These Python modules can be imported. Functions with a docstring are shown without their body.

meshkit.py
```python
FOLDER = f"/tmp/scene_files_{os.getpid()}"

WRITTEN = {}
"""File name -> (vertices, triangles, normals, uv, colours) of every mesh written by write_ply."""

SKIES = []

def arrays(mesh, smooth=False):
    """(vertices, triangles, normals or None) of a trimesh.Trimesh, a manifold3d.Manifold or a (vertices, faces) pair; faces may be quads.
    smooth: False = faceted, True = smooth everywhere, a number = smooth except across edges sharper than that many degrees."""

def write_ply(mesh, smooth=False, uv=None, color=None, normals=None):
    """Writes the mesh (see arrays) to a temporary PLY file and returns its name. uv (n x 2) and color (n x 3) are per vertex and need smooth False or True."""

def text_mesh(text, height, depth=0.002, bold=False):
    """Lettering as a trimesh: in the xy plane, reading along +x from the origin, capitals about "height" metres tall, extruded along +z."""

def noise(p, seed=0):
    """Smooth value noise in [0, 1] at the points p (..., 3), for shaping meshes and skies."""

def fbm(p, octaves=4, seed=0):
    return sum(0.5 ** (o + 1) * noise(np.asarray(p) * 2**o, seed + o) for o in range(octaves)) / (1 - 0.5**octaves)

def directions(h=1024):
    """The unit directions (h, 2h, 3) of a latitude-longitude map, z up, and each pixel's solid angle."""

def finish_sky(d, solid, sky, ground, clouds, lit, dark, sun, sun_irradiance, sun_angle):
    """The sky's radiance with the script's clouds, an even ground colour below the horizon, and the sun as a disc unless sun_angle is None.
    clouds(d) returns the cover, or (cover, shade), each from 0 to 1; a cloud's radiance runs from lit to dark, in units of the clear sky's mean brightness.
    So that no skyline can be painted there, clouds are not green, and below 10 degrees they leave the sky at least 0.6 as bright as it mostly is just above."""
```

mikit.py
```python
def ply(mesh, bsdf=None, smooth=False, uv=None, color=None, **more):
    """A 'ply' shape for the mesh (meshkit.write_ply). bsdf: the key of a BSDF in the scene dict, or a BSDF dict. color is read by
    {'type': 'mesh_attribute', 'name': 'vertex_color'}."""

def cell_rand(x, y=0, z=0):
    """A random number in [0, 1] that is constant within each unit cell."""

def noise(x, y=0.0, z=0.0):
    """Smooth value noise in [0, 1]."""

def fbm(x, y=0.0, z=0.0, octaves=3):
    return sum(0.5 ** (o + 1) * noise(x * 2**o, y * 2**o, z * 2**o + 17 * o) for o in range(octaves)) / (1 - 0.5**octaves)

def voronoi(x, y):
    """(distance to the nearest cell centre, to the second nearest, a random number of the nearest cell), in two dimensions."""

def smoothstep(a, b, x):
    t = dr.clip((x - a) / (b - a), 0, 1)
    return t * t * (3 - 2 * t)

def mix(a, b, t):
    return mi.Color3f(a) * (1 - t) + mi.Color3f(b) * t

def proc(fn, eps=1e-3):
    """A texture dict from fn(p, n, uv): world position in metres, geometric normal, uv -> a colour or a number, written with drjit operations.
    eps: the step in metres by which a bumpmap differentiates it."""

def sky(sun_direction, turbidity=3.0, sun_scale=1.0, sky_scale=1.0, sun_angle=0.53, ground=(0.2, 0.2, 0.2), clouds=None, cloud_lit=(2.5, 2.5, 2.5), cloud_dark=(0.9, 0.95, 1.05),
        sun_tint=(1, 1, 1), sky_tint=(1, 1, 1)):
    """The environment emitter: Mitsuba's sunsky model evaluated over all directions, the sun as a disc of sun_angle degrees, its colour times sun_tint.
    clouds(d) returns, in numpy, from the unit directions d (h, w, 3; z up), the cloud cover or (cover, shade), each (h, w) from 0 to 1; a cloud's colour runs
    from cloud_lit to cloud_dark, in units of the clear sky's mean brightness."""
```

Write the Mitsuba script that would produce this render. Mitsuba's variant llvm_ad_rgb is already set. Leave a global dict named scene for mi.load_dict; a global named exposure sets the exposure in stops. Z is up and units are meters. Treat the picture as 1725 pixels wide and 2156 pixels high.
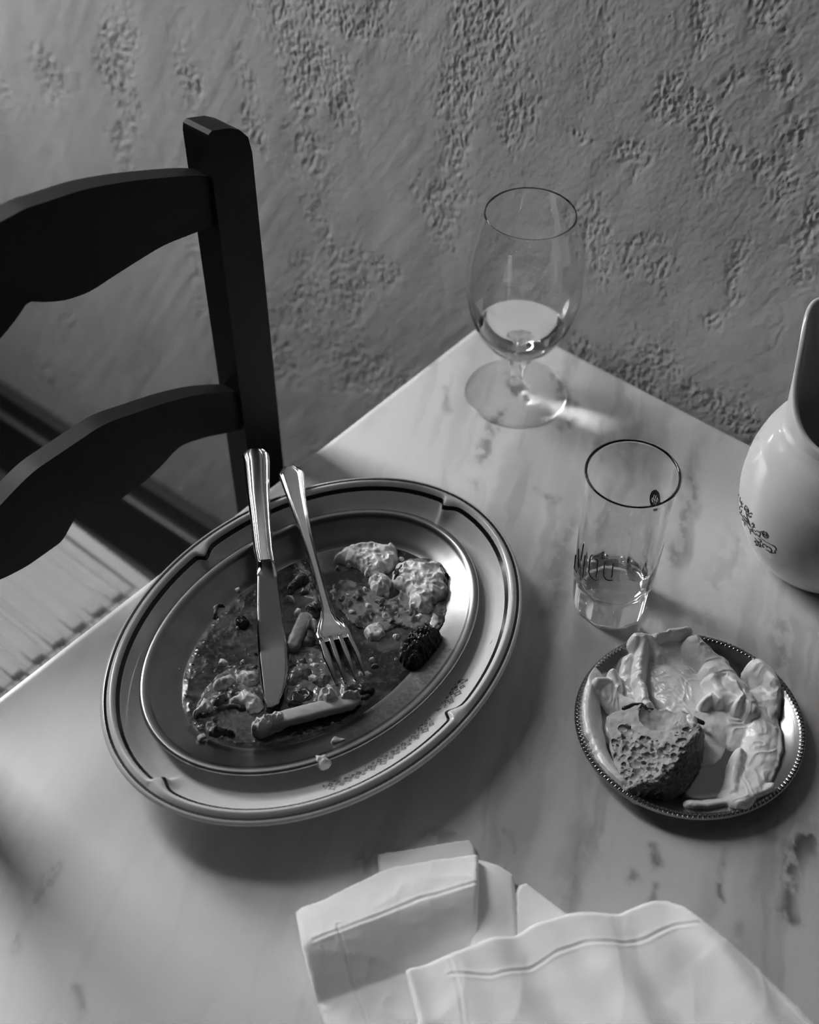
import math
import numpy as np, trimesh, shapely
import mitsuba as mi, drjit as dr
import shapely.ops
import mikit, meshkit
import manifold3d as m3
from shapely.geometry import Polygon
from scipy.spatial import cKDTree
from meshkit import fbm as vfbm, noise as vnoise, text_mesh

T4 = mi.ScalarTransform4f
RNG = np.random.default_rng(7)
scene, labels = {}, {}

# ------------------------------------------------------------------ camera
W, H, F = 1725, 2156, 2665.0
PITCH, ROLL = math.radians(47.2), math.radians(0.2)
EYE = np.array([0, 0, 1.41])
FW = np.array([0, math.cos(PITCH), -math.sin(PITCH)])
_r, _u = np.array([1, 0, 0.0]), np.cross([1, 0, 0.0], FW)
RT = _r * math.cos(ROLL) + _u * math.sin(ROLL)
UP = _u * math.cos(ROLL) - _r * math.sin(ROLL)
scene['camera'] = {'type': 'thinlens', 'fov': math.degrees(2 * math.atan(W / 2 / F)), 'fov_axis': 'x',
                   'aperture_radius': 0.0042, 'focus_distance': 0.79, 'near_clip': 0.02, 'far_clip': 50.0,
                   'to_world': T4().look_at(origin=EYE.tolist(), target=(EYE + FW).tolist(), up=UP.tolist())}
exposure = 3.78
WINDOW_RADIANCE = 1.6

TOP = 0.75                                    # table top height
N = np.array([.62, .785, 0]); N /= np.linalg.norm(N)      # into the back wall
S = np.array([N[1], -N[0], 0])                            # along the back wall, to the right
WALL_D = 0.715
Z3 = np.array([0, 0, 1.0])


def room(s, d, z=0.0):
    return s * S + d * N + z * Z3


def rays(px):
    px = np.atleast_2d(np.asarray(px, float))
    d = ((px[:, :1] - W / 2) * RT - (px[:, 1:] - H / 2) * UP) / F + FW
    return d / np.linalg.norm(d, axis=1, keepdims=True)


def at(px, z):                                # points of a horizontal plane
    d = rays(px)
    return EYE + d * ((z - EYE[2]) / d[:, 2:])


def onplane(px, n, d0):
    d = rays(px)
    return EYE + d * ((d0 - EYE @ n) / (d @ n))[:, None]


# ------------------------------------------------------------------ materials
def rgb(v):
    return {'type': 'rgb', 'value': [float(v)] * 3 if np.isscalar(v) else [float(x) for x in v]}


def principled(c, rough=.5, metallic=0.0, spec=.5, **k):
    d = {'type': 'principled', 'base_color': c if isinstance(c, dict) else rgb(c), 'roughness': rough if isinstance(rough, dict) else float(rough),
         'metallic': float(metallic), 'specular': float(spec)}
    d.update(k)
    return {'type': 'twosided', 'bsdf': d}


def mat(key, d):
    scene[key] = d
    return key


def bump(inner, fn, eps, scale=1.0):
    return {'type': 'twosided', 'bsdf': {'type': 'bumpmap', 'arbitrary': mikit.proc(fn, eps), 'scale': scale, 'bsdf': inner}}


VC = {'type': 'mesh_attribute', 'name': 'vertex_color'}
sm, fb, nz = mikit.smoothstep, mikit.fbm, mikit.noise


ISLANDS = [(1010, 90, 100, 90), (960, 190, 60, 120), (1090, 240, 40, 60), (965, 330, 40, 110), (940, 430, 45, 60), (930, 500, 40, 40), (720, 40, 130, 50), (640, 120, 60, 50), (700, 190, 60, 60), (560, 300, 30, 50),
           (660, 300, 60, 40), (620, 180, 40, 70), (400, 150, 30, 80), (260, 180, 30, 120), (270, 300, 25, 60), (250, 90, 40, 60), (100, 150, 40, 60), (730, 600, 60, 90), (660, 640, 50, 100), (720, 760, 110, 60), (800, 560, 60, 30),
           (600, 720, 50, 80), (1400, 170, 50, 70), (1470, 240, 70, 60), (1500, 320, 60, 60), (1340, 340, 60, 55), (1210, 310, 40, 40), (1270, 540, 60, 90), (1370, 570, 70, 50), (1330, 490, 90, 30), (1490, 100, 50, 60), (1640, 320, 50, 130),
           (1690, 430, 50, 120), (1700, 560, 60, 70), (1640, 150, 50, 50), (1560, 210, 20, 40), (1600, 10, 100, 30), (1550, 560, 20, 80), (1520, 650, 25, 30), (1380, 780, 60, 50), (1480, 830, 90, 50), (1560, 880, 80, 40), (1250, 770, 40, 40)]
_isl = []
for x, y, a, b in ISLANDS:      # the rough patches of the plaster: (along the wall, height, half width, half height) in metres
    p = onplane([(x, y), (x + a, y), (x, y - b)], N, WALL_D)
    _isl.append((float(p[0] @ S), float(p[0][2]), float(abs((p[1] - p[0]) @ S)), float(p[2][2] - p[0][2])))


def vn(x, y, z, seed=0):
    return vnoise(np.stack(np.broadcast_arrays(x, y, z), -1), seed)


def vf(x, y, z, octaves=3):
    return vfbm(np.stack(np.broadcast_arrays(x, y, z), -1), octaves)


def plaster_height(s, z):
    """Relief of the plaster in metres: flat trowelled skin, with rough patches where it was torn."""
    wx, wz = vf(s * 22, z * 22, 3.0, 3) - .5, vf(s * 22, z * 22, 7.0, 3) - .5
    ss, zz = s + .05 * wx, z + .06 * wz
    m = np.full(s.shape, -9.0)
    for cs, cz, a, b in _isl:
        near = (np.abs(s - cs) < 2.2 * a + .05) & (np.abs(z - cz) < 2.2 * b + .06)
        m[near] = np.maximum(m[near], 1.35 - np.hypot((ss[near] - cs) / a, (zz[near] - cz) / b))
    m = m + .9 * (vf(s * 45 + z * 12, z * 26, 5.0, 3) - .5) + .8 * (vf(s * 130, z * 90, 9.1, 2) - .5)
    other = vf((s + .12 * z) * 17, z * 7, 15.3, 3)
    m = np.maximum(m, (other - .58) * 7)
    k = np.clip((m + .15) / 1.3, 0, 1)
    isl = k * k * (3 - 2 * k)
    pits = vn(s * 420 + 2 * wx + z * 110, z * 270 - s * 60 + 2 * wz, 1.7) * .55 + vn(s * 720 + z * 160, z * 520, 4.4) * .45
    left = 1 + 1.0 * np.clip((-.55 - s) / .5, 0, 1)
    drag = vf((s * .55 + z * .83) * 10, (z * .55 - s * .83) * 110, 2.2, 2)
    return .0030 * vf(s * 16, z * 11, 8.8, 2) - .0004 * isl + isl * .0023 * left * (pits - .5) + (.00024 + .00010 * np.clip((s + .6) / .3, 0, 1)) * vf(s * 560, z * 480, 4.0, 2) + .0005 * drag + .0005 * vf(s * 60, z * 45, 6.0, 3) - .0015


def plaster_color(p, n, uv):
    s, z = p.x * float(S[0]) + p.y * float(S[1]), p.z
    v = .37 + .05 * (fb(s * 6, z * 5, 2.0, 2) - .5)
    return mi.Color3f(v, v, v)


mat('plaster', {'type': 'twosided', 'bsdf': {'type': 'diffuse', 'reflectance': mikit.proc(plaster_color)}})
mat('room_paint', principled(.04, .8))
mat('ceiling_paint', principled(.05, .9))


def floor_color(p, n, uv):
    v = .030 + .02 * fb(p.x * 30, p.y * 4, 0, 3)
    return mi.Color3f(v, v, v)


mat('dark_floor', principled(mikit.proc(floor_color), .55))
mat('skirting_paint', principled(.012, .45))
mat('skirting_bead', principled(.045, .35))
mat('white_paint', principled(.7, .5))


STREAKS = [(1165, 790, 1205, 880, 16, .5), (1215, 850, 1190, 900, 10, .5), (1050, 880, 1015, 965, 16, .55), (905, 770, 955, 730, 18, .35), (935, 820, 945, 860, 12, .3), (1130, 1030, 1175, 1050, 10, .4), (1455, 985, 1462, 1060, 10, .45),
           (1450, 1060, 1425, 1190, 18, .4), (1695, 1735, 1672, 1830, 22, .8), (1680, 1830, 1662, 1930, 16, .7), (1378, 1775, 1392, 1830, 10, .6), (1345, 1840, 1335, 1860, 14, .5), (1522, 1790, 1515, 1890, 9, .6), (1385, 1860, 1380, 1890, 8, .45),
           (1190, 1110, 1150, 1290, 26, .3), (1640, 1300, 1645, 1420, 16, .35), (1065, 1745, 1080, 1780, 8, .5), (105, 1830, 25, 1990, 16, .28), (165, 2080, 170, 2140, 12, .35), (1070, 790, 1075, 830, 14, .3), (1290, 930, 1310, 960, 40, .3),
           (1000, 1010, 1010, 1060, 14, .25), (1560, 1960, 1550, 2010, 14, .3), (1250, 1760, 1180, 1900, 40, .16), (1560, 1130, 1480, 1320, 40, .16), (820, 1800, 760, 1830, 30, .35), (905, 1760, 960, 1745, 20, .4)]
_st = []
for x0, y0, x1, y1, w_, k_ in STREAKS:     # the marble's dark streaks, on the table top
    p = at([(x0, y0), (x1, y1), (x0 + w_, y0)], TOP)
    _st.append((float(p[0][0]), float(p[0][1]), float(p[1][0]), float(p[1][1]), float(p[2][0] - p[0][0]), k_))


def marble_color(p, n, uv):
    u, v = p.x * .97 - p.y * .25, p.y * .97 + p.x * .25
    wx, wy = fb(p.x * 60, p.y * 40, 0, 3) - .5, fb(p.x * 60, p.y * 40, 9, 3) - .5
    x, y = p.x + .012 * wx, p.y + .012 * wy
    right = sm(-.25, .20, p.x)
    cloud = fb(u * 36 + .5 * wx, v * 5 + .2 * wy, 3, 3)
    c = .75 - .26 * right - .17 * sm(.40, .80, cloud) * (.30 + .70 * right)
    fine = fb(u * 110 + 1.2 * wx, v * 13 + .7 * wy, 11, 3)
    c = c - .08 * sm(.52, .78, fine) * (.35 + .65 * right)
    speck = .25 + .75 * sm(.40, .66, fb(p.x * 170, p.y * 110, 5, 3))
    dark = mi.Float(0)
    for ax, ay, bx, by, w_, k_ in _st:
        dx, dy = bx - ax, by - ay
        t = dr.clip(((x - ax) * dx + (y - ay) * dy) / (dx * dx + dy * dy), 0, 1)
        d = dr.sqrt(dr.square(x - ax - t * dx) + dr.square(y - ay - t * dy))
        dark = dr.maximum(dark, k_ * dr.exp(-dr.square(d / w_)))
    c = c * (1 - dark * speck)
    c = dr.clip(c, .08, .85)
    return mi.Color3f(c, c, c)


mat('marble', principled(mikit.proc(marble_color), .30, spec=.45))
mat('iron', principled(.02, .5))


def wood_color(p, n, uv):
    g = fb(p.x * 60, p.y * 60, p.z * 9, 3)
    v = .004 + .005 * g
    return mi.Color3f(v, v, v)


mat('dark_wood', principled(mikit.proc(wood_color), .5, spec=.14))
mat('rush', principled(.30, .75))
mat('porcelain', principled(.42, .12, spec=.55, clearcoat=.3, clearcoat_gloss=.9))
mat('porcelain_print', principled(VC, .12, spec=.55))
mat('black_print', principled(.012, .3))
mat('white_print', principled(.75, .4))
mat('cutlery_steel', {'type': 'twosided', 'bsdf': {'type': 'roughconductor', 'material': 'none', 'specular_reflectance': rgb(.64), 'alpha': .05}})
mat('blade_steel', {'type': 'twosided', 'bsdf': {'type': 'roughconductor', 'material': 'none', 'specular_reflectance': rgb(.38), 'alpha': .06}})


def tray_color(p, n, uv):
    v = .38 - .12 * fb(p.x * 90, p.y * 90, 1, 3)
    return mi.Color3f(v, v, v)


mat('tray_steel', principled(mikit.proc(tray_color), .27, metallic=1.0))
mat('engraving', principled(.05, .4, metallic=.6))
mat('dish_silver', principled(.32, .26, metallic=1.0))
mat('glass', {'type': 'dielectric', 'int_ior': 1.5, 'ext_ior': 1.0})
mat('liquid_top', {'type': 'dielectric', 'int_ior': 1.34, 'ext_ior': 1.0})
mat('liquid_contact', {'type': 'dielectric', 'int_ior': 1.5, 'ext_ior': 1.34})


def sauce_color(p, n, uv):
    w = fb(p.x * 60, p.y * 60, 3, 2)
    v = .014 + .07 * sm(.40, .75, fb(p.x * 45 + w, p.y * 100 + w, 7, 4)) + .04 * sm(.62, .80, fb(p.x * 300 + 3 * w, p.y * 420, 1, 3))
    return mi.Color3f(v, v, v)


mat('sauce_glaze', principled(mikit.proc(sauce_color), .20, spec=.6))


def cheese_color(p, n, uv):
    v = .66 - .42 * sm(.52, .76, fb(p.x * 190, p.y * 190, p.z * 190, 3))
    return mi.Color3f(v, v, v)


mat('cheese', principled(mikit.proc(cheese_color), .28, spec=.5))


def browned_color(p, n, uv):
    v = .20 - .17 * sm(.40, .66, fb(p.x * 190, p.y * 190, p.z * 190, 3))
    return mi.Color3f(v, v, v)


mat('browned', principled(mikit.proc(browned_color), .30, spec=.5))
mat('onion', principled(.13, .18, spec=.6))
mat('burnt', principled(.018, .30, spec=.6))
mat('potato', principled(.44, .45, spec=.4))
mat('potato_dim', principled(.20, .4, spec=.4))


def cream_bump(p, n, uv):
    return .0005 * fb(p.x * 220, p.y * 220, p.z * 220, 2)


mat('cream', bump({'type': 'principled', 'base_color': rgb(.66), 'roughness': .26, 'specular': .5}, cream_bump, .0004))
mat('pod', principled(.01, .3))


def bread_color(p, n, uv):
    g = fb(p.x * 300, p.y * 300, p.z * 300, 2)
    v = .27 + .16 * g
    return mi.Color3f(v, v, v)


mat('crumb', principled(mikit.proc(bread_color), .85, spec=.2))
mat('crust', principled(.05, .45))


def linen_bump(p, n, uv):
    a = dr.sin(p.x * 5200 + p.y * 900) * dr.sin(p.y * 5200 - p.x * 900)
    return .00006 * a + .0007 * fb(p.x * 60, p.y * 60, 0, 3)


mat('linen', bump({'type': 'principled', 'base_color': rgb(.90), 'roughness': .9, 'specular': .1, 'sheen': .3}, linen_bump, .0004))


# ------------------------------------------------------------------ helpers
def numbered(key):
    if key not in labels and key not in scene and not any(k.startswith(key + '__') for k in scene):
        return key
    i = 1
    while f'{key}_{i:03d}' in labels or f'{key}_{i:03d}' in scene or any(k.startswith(f'{key}_{i:03d}__') for k in scene):
        i += 1
    return f'{key}_{i:03d}'


def thing(name, label, cat, group=None):
    key = numbered(name)
    labels[key] = {'label': label, 'category': cat}
    if group:
        labels[key]['group'] = group
    return key


def put(key, mesh, m, smooth=False, label=None, kind=None, **k):
    if '__' in key:
        key = numbered(key)
    scene[key] = mikit.ply(mesh, m, smooth=smooth, **k)
    if label or kind:
        labels.setdefault(key, {})
        if label:
            labels[key]['label'] = label
        if kind:
            labels[key]['kind'] = kind
    return key


def one(name, label, cat, mesh, m, smooth=False, group=None, kind=None, **k):
    key = thing(name, label, cat, group)
    put(key, mesh, m, smooth, **k)
    if kind:
        labels[key]['kind'] = kind
    return key


def structure(name, label, mesh, m, smooth=False):
    put(name, mesh, m, smooth)
    labels[name] = {'label': label, 'category': name.split('_')[0], 'kind': 'structure'}


def join(*ms):
    return trimesh.util.concatenate([m for m in ms])


def box_on(o, ex, ey, ez, a0, a1, b0, b1, c0, c1):
    """A box in the frame o + a*ex + b*ey + c*ez."""
    m = trimesh.creation.box([1, 1, 1])
    v = m.vertices + .5
    v = np.asarray(o) + (a0 + v[:, :1] * (a1 - a0)) * ex + (b0 + v[:, 1:2] * (b1 - b0)) * ey + (c0 + v[:, 2:] * (c1 - c0)) * ez
    m = trimesh.Trimesh(v, m.faces, process=False)
    if m.volume < 0:
        m.invert()
    return m


def rbox_on(o, ex, ey, ez, a0, a1, b0, b1, c0, c1, r=.003):
    s = m3.Manifold.sphere(r, 16)
    pts = [s.translate([x, y, z]) for x in (a0 + r, a1 - r) for y in (b0 + r, b1 - r) for z in (c0 + r, c1 - r)]
    me = m3.Manifold.batch_hull(pts).to_mesh()
    v = np.asarray(me.vert_properties)[:, :3]
    v = np.asarray(o) + v[:, :1] * ex + v[:, 1:2] * ey + v[:, 2:] * ez
    m = trimesh.Trimesh(v, me.tri_verts, process=False)
    if m.volume < 0:
        m.invert()
    return m


def rings(P, closed_u=True, cap0=False, cap1=False):
    """Mesh through rings P (k, n, 3)."""
    P = np.asarray(P, float)
    k, n = P.shape[:2]
    v = P.reshape(-1, 3)
    i, j = np.meshgrid(np.arange(k - 1), np.arange(n if closed_u else n - 1), indexing='ij')
    a, b = i * n + j, i * n + (j + 1) % n
    f = np.concatenate([np.stack([a, b, b + n], -1).reshape(-1, 3), np.stack([a, b + n, a + n], -1).reshape(-1, 3)])
    fs, vs = [f], [v]
    for cap, row, flip in ((cap0, 0, True), (cap1, k - 1, False)):
        if cap:
            c = len(v) + len(vs) - 1
            vs.append(P[row].mean(0)[None])
            jj = np.arange(n if closed_u else n - 1)
            t = np.stack([row * n + jj, row * n + (jj + 1) % n, jj * 0 + c], 1)
            fs.append(t[:, ::-1] if flip else t)
    return trimesh.Trimesh(np.vstack(vs), np.vstack(fs), process=False)


def lathe(prof, c, n=96, **k):
    """prof: (r, z) rows; from the outside bottom up the rings turn so that normals point outward."""
    a = np.arange(n) / n * 2 * np.pi
    P = [np.stack([c[0] + r * np.cos(a), c[1] + r * np.sin(a), a * 0 + c[2] + z], 1) for r, z in prof]
    return rings(P, **k)


def smooth_profile(pts, n=60):
    """A curve through the points (monotone in arc length)."""
    from scipy.interpolate import PchipInterpolator
    pts = np.asarray(pts, float)
    s = np.r_[0, np.cumsum(np.linalg.norm(np.diff(pts, axis=0), axis=1))]
    t = np.linspace(0, s[-1], n)
    return np.stack([PchipInterpolator(s, pts[:, i])(t) for i in range(pts.shape[1])], 1)


def tube(path, r, n=8, caps=True):
    path = np.asarray(path, float)
    r = np.broadcast_to(r, len(path))
    tg = np.gradient(path, axis=0)
    tg /= np.linalg.norm(tg, axis=1, keepdims=True) + 1e-12
    up = np.array([0, 0, 1.0]) if abs(tg[0][2]) < .9 else np.array([1, 0, 0.0])
    P = []
    for p, t, rr in zip(path, tg, r):
        x = np.cross(up, t); x /= np.linalg.norm(x) + 1e-12
        y = np.cross(t, x)
        a = np.arange(n) / n * 2 * np.pi
        P.append(p + rr * (np.cos(a)[:, None] * x + np.sin(a)[:, None] * y))
        up = y
    return rings(P, cap0=caps, cap1=caps)


def resample(path, step):
    path = np.asarray(path, float)
    s = np.r_[0, np.cumsum(np.linalg.norm(np.diff(path, axis=0), axis=1))]
    t = np.linspace(0, s[-1], max(2, int(s[-1] / step) + 1))
    return np.stack([np.interp(t, s, path[:, i]) for i in range(path.shape[1])], 1)


def smooth_poly(xy, it=2):
    xy = np.asarray(xy, float)
    for _ in range(it):
        nxt = np.roll(xy, -1, 0)
        xy = np.stack([.75 * xy + .25 * nxt, .25 * xy + .75 * nxt], 1).reshape(-1, 2)
    return xy


def sheet(xy, height, cell, sink=.0012):
    """A closed solid over the outline xy (n, 2): its top is height(P, d) at the points P, d metres inside the outline; its underside is flat."""
    poly = Polygon(xy).buffer(0)
    if poly.geom_type != 'Polygon':
        poly = max(poly.geoms, key=lambda g: g.area)
    ring = resample(np.asarray(poly.exterior.coords), cell)
    x0, y0, x1, y1 = poly.bounds
    gx, gy = np.meshgrid(np.arange(x0, x1, cell), np.arange(y0, y1, cell * .87))
    gx[1::2] += cell / 2
    P = np.stack([gx.ravel(), gy.ravel()], 1)
    P = P[shapely.contains_xy(poly, P[:, 0], P[:, 1])]
    tree = cKDTree(ring)
    P = P[tree.query(P)[0] > cell * .55]
    A = np.vstack([ring[:-1], P])
    from scipy.spatial import Delaunay
    t = Delaunay(A).simplices
    cen = A[t].mean(1)
    t = t[shapely.contains_xy(poly, cen[:, 0], cen[:, 1])]
    e1, e2 = A[t[:, 1]] - A[t[:, 0]], A[t[:, 2]] - A[t[:, 0]]
    flip = e1[:, 0] * e2[:, 1] - e1[:, 1] * e2[:, 0] < 0
    t[flip] = t[flip][:, ::-1]
    d = tree.query(A)[0]
    d[:len(ring) - 1] = 0
    z = height(A, d)
    zb = float(np.min(z[:len(ring) - 1])) - sink
    top = np.column_stack([A, z])
    nr, nA = len(ring) - 1, len(A)
    bot = np.column_stack([A[:nr], np.full(nr, zb)])
    j = np.arange(nr)
    jn = (j + 1) % nr
    if Polygon(ring).exterior.is_ccw:
        side = np.vstack([np.stack([j, nA + j, nA + jn], 1), np.stack([j, nA + jn, jn], 1)])
    else:
        side = np.vstack([np.stack([j, nA + jn, nA + j], 1), np.stack([j, jn, nA + jn], 1)])
    c = len(top) + nr
    return trimesh.Trimesh(np.vstack([top, bot]), np.vstack([t, side]), process=False)


def P3(A, z=0.0, f=1.0):
    return np.column_stack([A, np.full(len(A), z)]) * f


# ------------------------------------------------------------------ the room
def wall_quad(a, b, z0, z1):
    a, b = np.asarray(a), np.asarray(b)
    v = np.array([a + z0 * Z3, b + z0 * Z3, b + z1 * Z3, a + z1 * Z3])
    return trimesh.Trimesh(v, [[0, 1, 2], [0, 2, 3]], process=False)


S0, S1, D0, ZC = -1.70, 2.2, -2.7, 3.3
def wall_mesh():
    """The back wall: a fine relief grid where it can be seen closely, flat around it."""
    st = []
    x = -1.44
    while x < -.03:
        st.append(x)
        x += np.interp(x, [-1.44, -.7, -.5, -.03], [.0023, .0012, .00095, .0010])
    st = np.array(st)
    zt = np.arange(.125, 1.17, .0013)
    s_, z_ = np.meshgrid(st, zt, indexing='ij')
    hgt = plaster_height(s_, z_)
    e = np.minimum(np.minimum(s_ - st[0], st[-1] - s_), np.minimum(z_ - zt[0], zt[-1] - z_))
    hgt = hgt * np.clip(e / .03, 0, 1)
    v = s_[..., None] * S + (WALL_D - hgt)[..., None] * N + z_[..., None] * Z3
    n_, k_ = len(st), len(zt)
    i, j = np.meshgrid(np.arange(n_ - 1), np.arange(k_ - 1), indexing='ij')
    q = i * k_ + j
    f = np.concatenate([np.stack([q, q + k_, q + k_ + 1], -1).reshape(-1, 3), np.stack([q, q + k_ + 1, q + 1], -1).reshape(-1, 3)])
    fine = trimesh.Trimesh(v.reshape(-1, 3), f, process=False)
    a, b, c, d = st[0], st[-1], zt[0], zt[-1]
    rest = [wall_quad(room(x0, WALL_D), room(x1, WALL_D), z0, z1) for x0, x1, z0, z1 in ((S0, a, 0, ZC), (b, S1, 0, ZC), (a, b, 0, c), (a, b, d, ZC))]
    return join(fine, *rest)


structure('wall_back', 'rough trowelled grey plaster wall behind the table and chair', wall_mesh(), 'plaster', True)
structure('wall_front', 'plain painted wall on the near side of the room', wall_quad(room(S1, D0), room(S0, D0), 0, ZC), 'room_paint')
structure('wall_right', 'plain painted wall at the right end of the room', wall_quad(room(S1, WALL_D), room(S1, D0), 0, ZC), 'room_paint')
structure('floor', 'dark wooden floor in the gap between chair and wall', trimesh.Trimesh([room(S0, D0), room(S1, D0), room(S1, WALL_D), room(S0, WALL_D)], [[0, 1, 2], [0, 2, 3]], process=False), 'dark_floor')
structure('ceiling', 'plain ceiling above the table', trimesh.Trimesh([room(S0, D0, ZC), room(S1, D0, ZC), room(S1, WALL_D, ZC), room(S0, WALL_D, ZC)], [[0, 2, 1], [0, 3, 2]], process=False), 'ceiling_paint')
# the window wall on the left, with one window
WZ0, WZ1, WD0, WD1 = .92, 3.00, .20, .62
structure('wall_left', 'plain painted wall that holds the window, left of the table', join(wall_quad(room(S0, D0), room(S0, WALL_D), 0, WZ0), wall_quad(room(S0, D0), room(S0, WALL_D), WZ1, ZC),
          wall_quad(room(S0, D0), room(S0, WD0), WZ0, WZ1), wall_quad(room(S0, WD1), room(S0, WALL_D), WZ0, WZ1)), 'room_paint')
labels['window_1'] = {'label': 'bright daylight window left of the table', 'category': 'window', 'kind': 'structure'}
sp = S0 - .03
put('window_1__pane', trimesh.Trimesh([room(sp, WD0, WZ0), room(sp, WD1, WZ0), room(sp, WD1, WZ1), room(sp, WD0, WZ1)], [[0, 1, 2], [0, 2, 3]], process=False), 'white_paint',
    emitter={'type': 'area', 'radiance': rgb(WINDOW_RADIANCE)})
fr = [box_on([0, 0, 0], S, N, Z3, S0 - .028, S0 + .004, a0, a1, c0, c1) for a0, a1, c0, c1 in
      ((WD0, WD0 + .03, WZ0, WZ1), (WD1 - .03, WD1, WZ0, WZ1), (WD0 + .03, WD1 - .03, WZ0, WZ0 + .03), (WD0 + .03, WD1 - .03, WZ1 - .03, WZ1), (WD0 + .03, WD1 - .03, 2.3, 2.33))]
put('window_1__frame', join(*fr), 'white_paint')
# skirting: board, light bead, cap
labels['baseboard_back'] = {'label': 'dark painted skirting board along the foot of the plaster wall', 'category': 'baseboard', 'kind': 'structure'}
put('baseboard_back__cap', rbox_on([0, 0, 0], S, N, Z3, S0 + .002, S1 - .002, .697, WALL_D, .155, .200, .002), 'skirting_paint', 30)
put('baseboard_back__bead', rbox_on([0, 0, 0], S, N, Z3, S0 + .002, S1 - .002, .690, WALL_D, .144, .155, .003), 'skirting_bead', 30)
put('baseboard_back__board', box_on([0, 0, 0], S, N, Z3, S0 + .002, S1 - .002, .695, WALL_D, .0, .144), 'skirting_paint')

# ------------------------------------------------------------------ the table
TC = np.array([.0705, .8397])
EL = np.array([-.647, -.762]); EL /= np.linalg.norm(EL)          # along the left edge, towards the camera
ER = np.array([-EL[1], EL[0]])                                   # along the wall edge, to the right
rect = Polygon([TC, TC + .86 * EL, TC + .86 * EL + .86 * ER, TC + .86 * ER])


def inset(o):
    g = rect.buffer(-.03).buffer(.03 - o, quad_segs=12)
    return np.asarray(g.exterior.coords)[:-1]


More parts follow.
